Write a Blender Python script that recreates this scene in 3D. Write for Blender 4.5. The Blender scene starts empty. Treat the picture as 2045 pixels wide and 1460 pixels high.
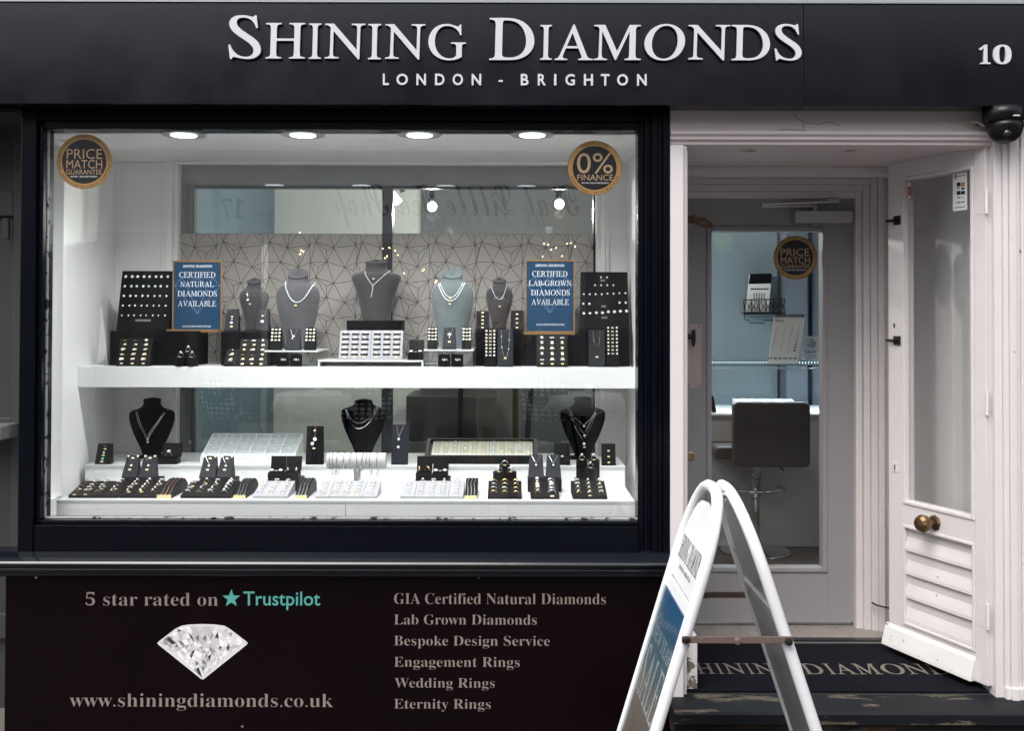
import bpy, bmesh, math, random
from mathutils import Vector, Matrix, Euler
random.seed(7)
SC = bpy.context.scene
COL = SC.collection
PI = math.pi
# ------------------------------------------------------------------ camera
F, W0, H0 = 2000.0, 2045.0, 1460.0          # focal length in pixels of the photograph
TILT, ROLL = math.radians(0.8), math.radians(0.14)
SHY = -128.0 / W0
CAM = Vector((0.0, -3.57, 1.55))
RM = Euler((PI / 2 + TILT, 0, 0)).to_matrix() @ Matrix.Rotation(ROLL, 3, 'Z')
cd = bpy.data.cameras.new('camera')
cd.sensor_width = 36.0; cd.lens = 36.0 * F / W0; cd.shift_y = SHY
cd.clip_start = 0.05; cd.clip_end = 500
co = bpy.data.objects.new('camera', cd); COL.objects.link(co)
co.matrix_world = Matrix.Translation(CAM) @ RM.to_4x4()
SC.camera = co
PPX, PPY = W0 / 2, H0 / 2 + SHY * W0
# ------------------------------------------------------------------ sky, sun, exposure
SUN = Vector((-0.45, -0.75, 1.25)).normalized()
wd = bpy.data.worlds.new('World'); SC.world = wd; wd.use_nodes = True
nt = wd.node_tree
sky = nt.nodes.new('ShaderNodeTexSky'); sky.sky_type = 'NISHITA'; sky.sun_disc = False
sky.sun_elevation = math.asin(SUN.z); sky.sun_rotation = math.atan2(SUN.x, SUN.y)
sky.air_density = 1.0; sky.dust_density = 4.0; sky.ozone_density = 1.0
hs = nt.nodes.new('ShaderNodeHueSaturation'); hs.inputs['Saturation'].default_value = 0.28
nt.links.new(sky.outputs[0], hs.inputs['Color'])
nt.links.new(hs.outputs[0], nt.nodes['Background'].inputs[0])
nt.nodes['Background'].inputs[1].default_value = 0.15
sl = bpy.data.lights.new('sun', 'SUN'); sl.energy = 1.0; sl.angle = math.radians(35); sl.color = (1.0, 0.95, 0.9)
so = bpy.data.objects.new('sun', sl); COL.objects.link(so)
so.rotation_euler = (-SUN).to_track_quat('-Z', 'Y').to_euler()
SC.view_settings.view_transform = 'Standard'; SC.view_settings.look = 'None'
SC.view_settings.exposure = 0.80; SC.view_settings.gamma = 1.0
try: SC.view_settings.use_curve_mapping = False
except Exception: pass
SC.cycles.max_bounces = 10; SC.cycles.transparent_max_bounces = 24; SC.cycles.use_denoising = True

# ------------------------------------------------------------------ helpers
def P(px, py, Y):
    d = RM @ Vector(((px - PPX) / F, -(py - PPY) / F, -1.0))
    return CAM + d * ((Y - CAM.y) / d.y)
def PXm(px, Y, py=730): return P(px, py, Y).x
def PZm(py, Y, px=1022): return P(px, py, Y).z
def rect(x0, y0, x1, y1, Y):
    xm, ym = (x0 + x1) / 2, (y0 + y1) / 2
    return PXm(x0, Y, ym), PXm(x1, Y, ym), PZm(y1, Y, xm), PZm(y0, Y, xm)      # X0 X1 Z0 Z1

MATS = {}
def mat(name, col, rough=.5, metal=0.0, spec=.5, noise=0.0, nscale=30.0, bump=0.0, bscale=60.0, stretch=(1, 1, 1),
        chips=None, chipcol=(.06, .05, .045), coat=0.0, sheen=0.0, emit=None, estr=0.0, rvar=0.0):
    if name in MATS: return MATS[name]
    m = bpy.data.materials.new(name); m.use_nodes = True
    n, l = m.node_tree.nodes, m.node_tree.links
    b = n['Principled BSDF']
    b.inputs['Base Color'].default_value = (*col, 1); b.inputs['Roughness'].default_value = rough
    b.inputs['Metallic'].default_value = metal; b.inputs['Specular IOR Level'].default_value = spec
    b.inputs['Coat Weight'].default_value = coat; b.inputs['Sheen Weight'].default_value = sheen
    tc = n.new('ShaderNodeTexCoord'); mp = n.new('ShaderNodeMapping'); mp.inputs['Scale'].default_value = stretch
    geo = n.new('ShaderNodeNewGeometry')
    l.new(geo.outputs['Position'], mp.inputs['Vector'])
    cur = None
    if noise:
        t = n.new('ShaderNodeTexNoise'); t.inputs['Scale'].default_value = nscale; t.inputs['Detail'].default_value = 6
        l.new(mp.outputs[0], t.inputs['Vector'])
        mx = n.new('ShaderNodeMix'); mx.data_type = 'RGBA'
        mx.inputs['A'].default_value = (*[c * (1 - noise) for c in col], 1); mx.inputs['B'].default_value = (*[min(1, c * (1 + noise)) for c in col], 1)
        l.new(t.outputs['Fac'], mx.inputs['Factor']); cur = mx.outputs['Result']
    if chips:
        t = n.new('ShaderNodeTexNoise'); t.inputs['Scale'].default_value = chips[0]; t.inputs['Detail'].default_value = 8; t.inputs['Roughness'].default_value = .62
        l.new(mp.outputs[0], t.inputs['Vector'])
        r = n.new('ShaderNodeValToRGB'); r.color_ramp.elements[0].position = chips[1]; r.color_ramp.elements[1].position = chips[1] + .012
        l.new(t.outputs['Fac'], r.inputs['Fac'])
        mx = n.new('ShaderNodeMix'); mx.data_type = 'RGBA'
        if cur: l.new(cur, mx.inputs['A'])
        else: mx.inputs['A'].default_value = (*col, 1)
        mx.inputs['B'].default_value = (*chipcol, 1)
        l.new(r.outputs['Color'], mx.inputs['Factor']); cur = mx.outputs['Result']
    if cur: l.new(cur, b.inputs['Base Color'])
    if rvar:
        t = n.new('ShaderNodeTexNoise'); t.inputs['Scale'].default_value = 7; t.inputs['Detail'].default_value = 5
        l.new(geo.outputs['Position'], t.inputs['Vector'])
        mr = n.new('ShaderNodeMapRange'); mr.inputs['To Min'].default_value = max(.03, rough - rvar); mr.inputs['To Max'].default_value = rough + rvar
        l.new(t.outputs['Fac'], mr.inputs['Value']); l.new(mr.outputs[0], b.inputs['Roughness'])
    if bump:
        t = n.new('ShaderNodeTexNoise'); t.inputs['Scale'].default_value = bscale; t.inputs['Detail'].default_value = 5
        l.new(mp.outputs[0], t.inputs['Vector'])
        bp = n.new('ShaderNodeBump'); bp.inputs['Strength'].default_value = bump; bp.inputs['Distance'].default_value = .004
        l.new(t.outputs['Fac'], bp.inputs['Height']); l.new(bp.outputs[0], b.inputs['Normal'])
    if emit:
        b.inputs['Emission Color'].default_value = (*emit, 1); b.inputs['Emission Strength'].default_value = estr
    MATS[name] = m
    return m
def glass(name, tint=(1, 1, 1), ior=1.5, rough=0.0, grime=0.0):
    m = bpy.data.materials.new(name); m.use_nodes = True
    n, l = m.node_tree.nodes, m.node_tree.links
    n.clear()
    o = n.new('ShaderNodeOutputMaterial'); t = n.new('ShaderNodeBsdfTransparent'); g = n.new('ShaderNodeBsdfGlossy')
    t.inputs[0].default_value = (*tint, 1); g.inputs['Roughness'].default_value = rough
    fr = n.new('ShaderNodeFresnel'); ge = n.new('ShaderNodeNewGeometry'); mr = n.new('ShaderNodeMapRange')      # both faces reflect alike, as in a thin pane
    mr.inputs['To Min'].default_value = ior; mr.inputs['To Max'].default_value = 1 / ior
    l.new(ge.outputs['Backfacing'], mr.inputs['Value']); l.new(mr.outputs[0], fr.inputs['IOR'])
    mx = n.new('ShaderNodeMixShader')
    l.new(fr.outputs[0], mx.inputs[0]); l.new(t.outputs[0], mx.inputs[1]); l.new(g.outputs[0], mx.inputs[2])
    if not grime: l.new(mx.outputs[0], o.inputs[0])
    else:                                             # wiped dust: faint vertical smears
        mp = n.new('ShaderNodeMapping'); mp.inputs['Scale'].default_value = (5, 1, .8); l.new(ge.outputs['Position'], mp.inputs['Vector'])
        nz = n.new('ShaderNodeTexNoise'); nz.inputs['Scale'].default_value = 2.2; nz.inputs['Detail'].default_value = 7; l.new(mp.outputs[0], nz.inputs['Vector'])
        rp_ = n.new('ShaderNodeMapRange'); rp_.inputs['From Min'].default_value = .45; rp_.inputs['From Max'].default_value = .8; rp_.inputs['To Max'].default_value = grime; l.new(nz.outputs['Fac'], rp_.inputs['Value'])
        df = n.new('ShaderNodeBsdfDiffuse'); df.inputs[0].default_value = (.7, .7, .7, 1); m2 = n.new('ShaderNodeMixShader')
        l.new(rp_.outputs[0], m2.inputs[0]); l.new(mx.outputs[0], m2.inputs[1]); l.new(df.outputs[0], m2.inputs[2]); l.new(m2.outputs[0], o.inputs[0])
    MATS[name] = m
    return m

M_FASC = mat('fascia_paint', (.0016, .0026, .0060), .22, spec=.5, rvar=.08, bump=.03, bscale=14, chips=(75, .80), chipcol=(.3, .3, .32))
M_BLACK = mat('black_gloss_paint', (.0018, .0026, .0058), .26, spec=.2, bump=.12, bscale=45, stretch=(1, 1, .25), chips=(38, .775), chipcol=(.35, .35, .35), rvar=.06)
M_RISER = mat('stall_riser_paint', (.0036, .0008, .0018), .32, spec=.15, noise=.35, nscale=2.5, bump=.05, bscale=12, chips=(55, .80), chipcol=(.25, .25, .25), rvar=.07)
M_WHITE = mat('white_door_paint', (.70, .66, .66), .42, noise=.05, nscale=9, bump=.12, bscale=70, chips=(30, .705), chipcol=(.16, .14, .125))
M_WHITEW = mat('worn_white_paint', (.72, .70, .69), .45, noise=.06, nscale=12, bump=.35, bscale=60, chips=(30, .645), chipcol=(.17, .145, .12))
M_LINTEL = mat('lintel_plaster', (.62, .55, .55), .6, noise=.04, nscale=6, bump=.08, bscale=30)
M_INWHITE = mat('window_white_paint', (.82, .81, .80), .5, noise=.02, nscale=4)
M_SHELF = mat('white_laminate', (.80, .81, .81), .22, rvar=.04)
M_EDGE = mat('laminate_edge', (.55, .57, .58), .4)
M_GREY = mat('grey_panel', (.20, .205, .205), .3)
M_DOOR = mat('grey_door_paint', (.30, .29, .30), .42, bump=.03, bscale=40, noise=.03, nscale=5)
M_STEEL = mat('dull_steel', (.45, .45, .46), .38, metal=.9, bump=.03)
M_SILVERP = mat('silver_paint', (.48, .47, .47), .4, metal=.35)
M_BRASS = mat('aged_brass', (.20, .125, .07), .36, metal=.9, noise=.35, nscale=60, bump=.1)
M_DARKMETAL = mat('dark_iron', (.035, .028, .025), .45, metal=.7, bump=.2)
M_BLKPL = mat('black_plastic', (.006, .006, .007), .3, spec=.3)
M_VELV = mat('black_velvet', (.0012, .0012, .0018), .95, spec=.04, sheen=.0, bump=.1, bscale=400)
M_LEATH = mat('charcoal_leatherette', (.013, .0145, .020), .6, spec=.25, bump=.1, bscale=300)
M_BLKBOX = mat('black_box_leatherette', (.0022, .0022, .0028), .55, spec=.16, bump=.1, bscale=250)
M_SUEDE = mat('grey_suede', (.085, .083, .088), .95, sheen=.3, noise=.38, nscale=15, bump=.15, bscale=160)
M_SUEDET = mat('teal_lit_suede', (.13, .155, .16), .95, sheen=.3, noise=.38, nscale=15, bump=.15, bscale=160)  # suede with the teal light on it put into its colour
M_SUEDED = mat('dark_taupe_suede', (.045, .042, .044), .95, sheen=.3, noise=.38, nscale=15, bump=.15, bscale=160)
M_WPAD = mat('pale_grey_pad', (.36, .36, .385), .75, bump=.1, bscale=300)
M_WPADE = mat('pale_grey_pad_edge', (.36, .36, .37), .7)
M_CREAM = mat('cream_pad', (.52, .54, .47), .7)
M_GOLD = mat('gold', (.86, .60, .24), .2, metal=1)
M_SILV = mat('white_metal', (.82, .82, .84), .16, metal=1)
M_ROSE = mat('rose_gold', (.78, .50, .38), .22, metal=1)
M_GEM = mat('diamond', (.93, .95, .98), .12, spec=1)
M_GEMG = mat('green_gem', (.10, .55, .30), .1, spec=1)
M_PEARL = mat('pearl', (.85, .83, .80), .2, coat=.5)
M_TAG = mat('gold_price_tag', (.80, .66, .38), .4)
M_PAPER = mat('white_tag_paper', (.8, .8, .8), .7)
M_LET = mat('sign_letter_acrylic', (.60, .61, .65), .4)
M_LETSIDE = mat('sign_letter_edge', (.10, .105, .12), .4)
M_VINYL = mat('taupe_vinyl', (.25, .20, .185), .5)
M_TEALV = mat('teal_vinyl', (.085, .38, .33), .5)
M_STGOLD = mat('sticker_gold', (.44, .255, .08), .4, noise=.1, nscale=60)
M_STBLK = mat('sticker_black', (.010, .012, .015), .35)
M_STTXT = mat('sticker_text', (.50, .35, .20), .5)
M_STDK = mat('sticker_dark_text', (.10, .05, .012), .5)
M_BLUE = mat('poster_blue', (.022, .062, .125), .22)
M_BLUELN = mat('poster_line', (.16, .25, .38), .4)
M_PWHITE = mat('poster_white', (.78, .82, .86), .5)
M_FRGOLD = mat('poster_frame_gold', (.46, .26, .10), .35, metal=.5)
M_TEAL = mat('teal_wall_paint', (.095, .15, .185), .6)
M_TEAL2 = mat('teal_counter_wall', (.22, .29, .33), .6)
M_BACKW = mat('shop_back_wallpaper', (.60, .60, .57), .7, noise=.15, nscale=60)
M_DARKW = mat('shop_dark_wall', (.075, .078, .082), .6)
M_CEIL = mat('shop_ceiling', (.30, .31, .32), .6)
M_SHFLOOR = mat('shop_floor_board', (.075, .052, .042), .4, noise=.4, nscale=8, stretch=(1, 8, 1))
M_WALLP = mat('geometric_wallpaper', (.41, .375, .35), .34, noise=.08, nscale=70)
M_WPLINE = mat('wallpaper_line', (.045, .040, .038), .5)
M_MAT = mat('black_door_mat', (.0045, .005, .0085), .95, spec=.1, noise=.3, nscale=200, bump=.5, bscale=260, chips=(60, .765), chipcol=(.3, .3, .3))
M_MATTXT = mat('mat_lettering', (.15, .13, .105), .9)
M_STEP = None
M_PLANK = mat('porch_plank', (.27, .245, .225), .5, noise=.25, nscale=6, stretch=(6, 1, 1))
M_CHAIRL = mat('stool_leather', (.050, .037, .031), .45, bump=.15, bscale=120)
M_CHROME = mat('chrome', (.6, .6, .6), .12, metal=1)
M_DRED = mat('red_label', (.45, .02, .03), .5)
M_LEDON = mat('led_strip', (.9, .95, 1), .4, emit=(.75, .9, 1), estr=1.6)
M_LAMPON = mat('lit_lamp', (1, 1, 1), .4, emit=(.80, .93, 1.0), estr=2.6)
M_GLOBE = mat('lit_globe', (1, 1, 1), .4, emit=(1, .96, .9), estr=9)
M_ABWHITE = mat('board_frame_white', (.77, .775, .80), .30, noise=.09, nscale=7, chips=(55, .735), chipcol=(.42, .38, .35))
M_ABBACK = mat('board_back_plastic', (.27, .265, .27), .3, noise=.12, nscale=5)
M_ABBAR = mat('board_spreader_bar', (.17, .122, .108), .5, metal=.3, noise=.2, nscale=40, chips=(45, .66), chipcol=(.07, .04, .03))
M_NEIGH = mat('neighbour_shaded_grey', (.036, .038, .036), .5, noise=.2, nscale=5, bump=.15, bscale=20)  # shade of the recess is put into this even dark colour
M_LEAD = mat('lead_flashing', (.28, .30, .32), .55, noise=.2, nscale=20, bump=.2)
M_LEAF = mat('weed_leaf', (.09, .12, .05), .7)
G_WIN = glass('window_glass', (.985, .995, .99), 1.84, grime=.012)
G_BACK = glass('partition_glass', (.93, .97, .965), 1.55)
G_ACR = glass('clear_acrylic', (.93, .955, .955), 1.49)
G_DOOR = glass('door_glass', (.96, .975, .975), 1.5)

def tag(o, label=None, cat=None, group=None, kind=None):
    if label: o['label'] = label
    if cat: o['category'] = cat
    if group: o['group'] = group
    if kind: o['kind'] = kind
    return o
def link(name, me, m=None, parent=None, mw=None):
    o = bpy.data.objects.new(name, me); COL.objects.link(o)
    if m is not None and me is not None and not me.materials: me.materials.append(m)
    if parent is not None: o.parent = parent
    if mw is not None: o.matrix_local = mw
    return o
def empty(name, loc, label, cat, group=None):
    o = bpy.data.objects.new(name, None); COL.objects.link(o); o.location = loc; o.empty_display_size = .05
    ROOTS[o.name] = Vector(loc)
    return tag(o, label, cat, group)
ROOTS = {}
class MB:
    def __init__(s): s.v = []; s.f = []; s.mi = []; s.cur = 0
    def box(s, x0, x1, y0, y1, z0, z1):
        b = len(s.v)
        s.v += [(x, y, z) for x in (x0, x1) for y in (y0, y1) for z in (z0, z1)]
        for q in ((0, 1, 3, 2), (4, 6, 7, 5), (0, 4, 5, 1), (2, 3, 7, 6), (0, 2, 6, 4), (1, 5, 7, 3)):
            s.f.append([b + i for i in q]); s.mi.append(s.cur)
        return s
    def quad(s, pts):
        b = len(s.v); s.v += [tuple(p) for p in pts]; s.f.append(list(range(b, b + len(pts)))); s.mi.append(s.cur); return s
    def prism_x(s, prof, x0, x1, x0b=None, x1b=None):        # prof: (y,z) closed polygon, extruded along x
        n = len(prof); b = len(s.v)
        s.v += [(x0, y, z) for y, z in prof] + [(x1, y, z) for y, z in prof]
        s.f += [list(range(b, b + n))[::-1], list(range(b + n, b + 2 * n))]; s.mi += [s.cur] * 2
        for i in range(n):
            j = (i + 1) % n; s.f.append([b + i, b + j, b + n + j, b + n + i]); s.mi.append(s.cur)
        return s
    def prism_z(s, prof, z0, z1):                              # prof: (x,y)
        n = len(prof); b = len(s.v)
        s.v += [(x, y, z0) for x, y in prof] + [(x, y, z1) for x, y in prof]
        s.f += [list(range(b, b + n))[::-1], list(range(b + n, b + 2 * n))]; s.mi += [s.cur] * 2
        for i in range(n):
            j = (i + 1) % n; s.f.append([b + i, b + j, b + n + j, b + n + i]); s.mi.append(s.cur)
        return s
    def prism_y(s, prof, y0, y1):                              # prof: (x,z)
        n = len(prof); b = len(s.v)
        s.v += [(x, y0, z) for x, z in prof] + [(x, y1, z) for x, z in prof]
        s.f += [list(range(b, b + n)), list(range(b + n, b + 2 * n))[::-1]]; s.mi += [s.cur] * 2
        for i in range(n):
            j = (i + 1) % n; s.f.append([b + i, b + j, b + n + j, b + n + i][::-1]); s.mi.append(s.cur)
        return s
    def loft(s, rings, cap=True):                              # rings of equal length
        n = len(rings[0]); b = len(s.v)
        for r in rings: s.v += [tuple(p) for p in r]
        for k in range(len(rings) - 1):
            for i in range(n):
                j = (i + 1) % n
                s.f.append([b + k * n + i, b + k * n + j, b + (k + 1) * n + j, b + (k + 1) * n + i]); s.mi.append(s.cur)
        if cap:
            s.f += [list(range(b, b + n))[::-1], list(range(b + (len(rings) - 1) * n, b + len(rings) * n))]; s.mi += [s.cur] * 2
        return s
    def tube(s, pts, r, n=6, closed=False):
        pts = [Vector(p) for p in pts]; rings = []; up = None
        for i, p in enumerate(pts):
            a = pts[i - 1] if (i > 0 or closed) else pts[i]
            c = pts[(i + 1) % len(pts)] if (i < len(pts) - 1 or closed) else pts[i]
            d = (c - a).normalized()
            if up is None or abs(up.dot(d)) > .95:
                up = Vector((0, 0, 1)) if abs(d.z) < .9 else Vector((0, 1, 0))
            u = d.cross(up).normalized(); w = u.cross(d).normalized(); up = w
            rr = r[i] if isinstance(r, (list, tuple)) else r
            rings.append([p + (u * math.cos(2 * PI * k / n) + w * math.sin(2 * PI * k / n)) * rr for k in range(n)])
        if closed: rings.append(rings[0])
        return s.loft(rings, cap=not closed)
    def lathe(s, c, prof, n=20, axis='Z'):                     # prof: (r, h)
        rings = []
        for r, h in prof:
            ring = []
            for k in range(n):
                a = 2 * PI * k / n; x, y = r * math.cos(a), r * math.sin(a)
                if axis == 'Z': ring.append((c[0] + x, c[1] + y, c[2] + h))
                elif axis == 'Y': ring.append((c[0] + x, c[1] + h, c[2] + y))
                else: ring.append((c[0] + h, c[1] + x, c[2] + y))
            rings.append(ring)
        return s.loft(rings)
    def mesh(s, name, mats=None, smooth=False, bevel=0.0, origin=None):
        me = bpy.data.meshes.new(name)
        v = s.v if origin is None else [(a - origin[0], b - origin[1], c - origin[2]) for a, b, c in s.v]
        me.from_pydata(v, [], s.f)
        bm = bmesh.new(); bm.from_mesh(me)
        bmesh.ops.recalc_face_normals(bm, faces=bm.faces)
        if bevel: bmesh.ops.bevel(bm, geom=[e for e in bm.edges if len(e.link_faces) == 2 and e.calc_face_angle(0) > .6], offset=bevel, segments=2, affect='EDGES', profile=.6)
        bm.to_mesh(me); bm.free()
        if not bevel:
            for p, i in zip(me.polygons, s.mi): p.material_index = i
        for m in (mats or []): me.materials.append(m)
        if smooth:
            for p in me.polygons: p.use_smooth = True
        return me
    def build(s, name, m, parent=None, smooth=False, bevel=0.0):
        org = ROOTS.get(parent.name) if parent is not None else None
        if parent is not None and org is None:
            pp = parent
            org = ROOTS.get(pp.name)
            while org is None and pp.parent is not None:
                pp = pp.parent; org = ROOTS.get(pp.name)
            org = org or Vector((0, 0, 0))
        me = s.mesh(name, m if isinstance(m, list) else [m], smooth, bevel, origin=org)
        o = link(name, me, None, parent)
        if parent is not None and parent.type == 'MESH' and ROOTS.get(parent.name) is None: pass
        return o
def box(name, m, parent, x0, x1, y0, y1, z0, z1, bevel=0.0): return MB().box(x0, x1, y0, y1, z0, z1).build(name, m, parent, bevel=bevel)
def pbox(name, m, parent, x0, y0, x1, y1, Y, d, bevel=0.0):    # pixel rectangle of the front face at depth Y
    a, b, c, e = rect(x0, y0, x1, y1, Y); return box(name, m, parent, a, b, Y, Y + d, c, e, bevel)
def struct(o): o['kind'] = 'structure'; return o

# ---- lettering
def serif(s):
    o = ''
    for c in s:
        if 'A' <= c <= 'Z': o += chr(0x1D400 + ord(c) - 65)
        elif 'a' <= c <= 'z': o += chr(0x1D41A + ord(c) - 97)
        elif '0' <= c <= '9': o += chr(0x1D7CE + ord(c) - 48)
        else: o += c
    return o
def roman(s): return ''.join(chr(0x1D434 + ord(c) - 65) if 'A' <= c <= 'Z' else c for c in s)
def script(s): return ''.join(chr(0x1D4D0 + ord(c) - 65) if 'A' <= c <= 'Z' else chr(0x1D4EA + ord(c) - 97) if 'a' <= c <= 'z' else c for c in s)
TXT = {}
def text_pts(body, style='sans', off=0.0, ext=0.0, res=3):
    key = (body, style, off, ext, res)
    if key in TXT: return TXT[key]
    if style == 'roman':                              # upright capitals: each slanted glyph is set straight on its own axis
        VS, FS, x = [], [], 0.0
        for ch in body:
            if ch == ' ': x += .25; continue
            vs, fs, a, b, c, d = text_pts(ch, 'roman_glyph', off, ext, res)
            top = [v.x for v in vs if v.y > d - .03]; bot = [v.x for v in vs if v.y < c + .03]
            k = ((min(top) + max(top)) / 2 - (min(bot) + max(bot)) / 2) / (d - c) if ch in 'AVWYTHIMOU' else .247
            q = [Vector((v.x - k * v.y, v.y, v.z)) for v in vs]; lo = min(v.x for v in q); hi = max(v.x for v in q); n0 = len(VS)
            VS += [Vector((v.x - lo + x, v.y, v.z)) for v in q]; FS += [[i + n0 for i in f] for f in fs]; x += hi - lo + (.03 if ch in 'AVTLW' else .06)
        xs = [v.x for v in VS]; ys = [v.y for v in VS]
        TXT[key] = (VS, FS, min(xs), max(xs), min(ys), max(ys)); return TXT[key]
    c = bpy.data.curves.new('lettering', 'FONT'); c.resolution_u = res; c.offset = off; c.extrude = ext
    c.body = {'serif': serif, 'roman_glyph': roman, 'script': script}.get(style, lambda s: s)(body)
    o = bpy.data.objects.new('lettering', c); COL.objects.link(o)
    dg = bpy.context.evaluated_depsgraph_get()
    me = bpy.data.meshes.new_from_object(o.evaluated_get(dg))
    vs = [v.co.copy() for v in me.vertices]; fs = [list(p.vertices) for p in me.polygons]
    bpy.data.objects.remove(o); bpy.data.meshes.remove(me); bpy.data.curves.remove(c)
    xs = [v.x for v in vs]; ys = [v.y for v in vs]
    TXT[key] = (vs, fs, min(xs), max(xs), min(ys), max(ys))
    return TXT[key]
def letters(name, body, m, parent, X0, X1, Z0, Z1, Y, style='sans', off=0.0, depth=0.0, fn=None, sides=None, split=False):
    """lettering that fills the rectangle X0..X1, Z0..Z1 on the plane Y and stands `depth` proud of it"""
    vs, fs, a, b, c, d = text_pts(body, style, off, .5 if depth else 0.0)
    me = bpy.data.meshes.new(name); org = Vector((0, 0, 0)); pp = parent
    while pp is not None:
        if pp.name in ROOTS: org = ROOTS[pp.name]; break
        pp = pp.parent
    pts = []
    for v in vs:
        x = X0 + (v.x - a) / (b - a) * (X1 - X0); z = Z0 + (v.y - c) / (d - c) * (Z1 - Z0); y = Y - (v.z + .5) * depth if depth else Y
        p = Vector((x, y, z))
        if fn: p = Vector(fn(x, y, z))
        pts.append(p - org)
    if split:                                          # every character a part of its own
        par = list(range(len(pts)))
        def find(i):
            while par[i] != i: par[i] = par[par[i]]; i = par[i]
            return i
        for f_ in fs:
            for i in f_[1:]: par[find(i)] = find(f_[0])
        isl = {}
        for i in range(len(pts)): isl.setdefault(find(i), []).append(i)
        gr = []
        for ids in sorted(isl.values(), key=lambda q: -len(q)):
            lo_, hi_ = min(pts[i].x for i in ids), max(pts[i].x for i in ids)
            for g_ in gr:
                if min(hi_, g_[1]) - max(lo_, g_[0]) > .5 * min(hi_ - lo_, g_[1] - g_[0]): g_[2].update(ids); break
            else: gr.append([lo_, hi_, set(ids)])
        o = None
        for lo_, hi_, ids in gr:
            mp_ = {i: n_ for n_, i in enumerate(sorted(ids))}
            mm = bpy.data.meshes.new(name); mm.from_pydata([pts[i] for i in sorted(ids)], [], [[mp_[i] for i in f_] for f_ in fs if f_[0] in mp_]); mm.materials.append(m)
            o = link(name, mm, None, parent)
        return o
    me.from_pydata(pts, [], fs); me.materials.append(m)
    if sides is not None:
        me.materials.append(sides); me.update()
        for p in me.polygons:
            if abs(p.normal.y) < .7: p.material_index = 1
    return link(name, me, None, parent)
def pletters(name, body, m, parent, x0, y0, x1, y1, Y, **k):
    X0, X1, Z0, Z1 = rect(x0, y0, x1, y1, Y); return letters(name, body, m, parent, X0, X1, Z0, Z1, Y, **k)

# ================================================================== the setting
# ground and street
struct(MB().box(-60, 60, -60, -0.16, -.3, 0).build('pavement', mat('pavement_stone', (.085, .08, .078), .8, noise=.2, nscale=3, bump=.3, bscale=25)))
struct(MB().box(-60, 60, -.16, 40, -.3, -.004).build('ground', mat('ground_earth', (.12, .11, .10), .9)))

# ---- door step (worn black paint over wood and brick)
def worn_step(name, zc, paint, bare, moss, thr, sc):
    m = bpy.data.materials.new(name); m.use_nodes = True
    n, l = m.node_tree.nodes, m.node_tree.links; b = n['Principled BSDF']
    g = n.new('ShaderNodeNewGeometry')
    def no(scale, det, st=(1, 1, 1)):
        mp = n.new('ShaderNodeMapping'); mp.inputs['Scale'].default_value = st; l.new(g.outputs['Position'], mp.inputs['Vector'])
        t = n.new('ShaderNodeTexNoise'); t.inputs['Scale'].default_value = scale; t.inputs['Detail'].default_value = det; t.inputs['Roughness'].default_value = .65
        l.new(mp.outputs[0], t.inputs['Vector']); return t.outputs['Fac']
    def ramp(x, p, w=.02):
        r = n.new('ShaderNodeValToRGB'); r.color_ramp.elements[0].position = p; r.color_ramp.elements[1].position = p + w; l.new(x, r.inputs[0]); return r.outputs[0]
    def mix(f, a, c):
        x = n.new('ShaderNodeMix'); x.data_type = 'RGBA'; l.new(f, x.inputs['Factor'])
        for s_, k in (('A', a), ('B', c)):
            if isinstance(k, tuple): x.inputs[s_].default_value = (*k, 1)
            else: l.new(k, x.inputs[s_])
        return x.outputs['Result']
    under = mix(ramp(no(3.5, 5, (.6, 1, 1)), .58, .14), mix(ramp(no(60, 6), .4, .3), tuple(c * .45 for c in bare), bare), moss)
    wear = no(sc, 10, (.28, 1, 1.3))
    f = ramp(wear, thr)
    l.new(mix(f, paint, under), b.inputs['Base Color'])
    b.inputs['Roughness'].default_value = .6; b.inputs['Specular IOR Level'].default_value = .25
    bp = n.new('ShaderNodeBump'); bp.inputs['Strength'].default_value = .8; bp.inputs['Distance'].default_value = .004; bp.invert = True
    l.new(wear, bp.inputs['Height']); l.new(bp.outputs[0], b.inputs['Normal'])
    return m
M_STEP = worn_step('worn_black_step', .2, (.006, .007, .010), (.15, .122, .092), (.06, .06, .036), .565, 11)
M_STEPB = worn_step('flaking_step_riser', .1, (.011, .009, .009), (.085, .055, .04), (.06, .065, .03), .53, 12)
ds = empty('door_step', (1.17, -.1, 0), 'worn black painted door step with flaking paint and moss below the doorway', 'step')
xs0, xs1 = PXm(1345, -.12, 1410), 2.3
MB().prism_x([(-.135, .155), (-.135, .188), (-.128, .195), (.02, .199), (.02, .155)], xs0, xs1).build('tread', M_STEP, ds)
MB().prism_x([(-.108, .10), (-.108, .1545), (.02, .1545), (.02, .10)], xs0 + .004, xs1).build('riser_board', M_STEPB, ds)
x = xs0 + .006; i = 0
while x < xs1:                                    # bricks of the riser
    for r_ in range(2):
        o_ = 0 if r_ else -.11
        a_, b_ = max(xs0 + .006, x + o_), min(xs1, x + o_ + .214)
        if b_ - a_ > .02: box('brick', M_STEPB, ds, a_, b_, -.122 - random.random() * .003, -.02, -.05 + r_ * .0755, .02 + r_ * .0755, bevel=.003)
    x += .222
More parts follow.
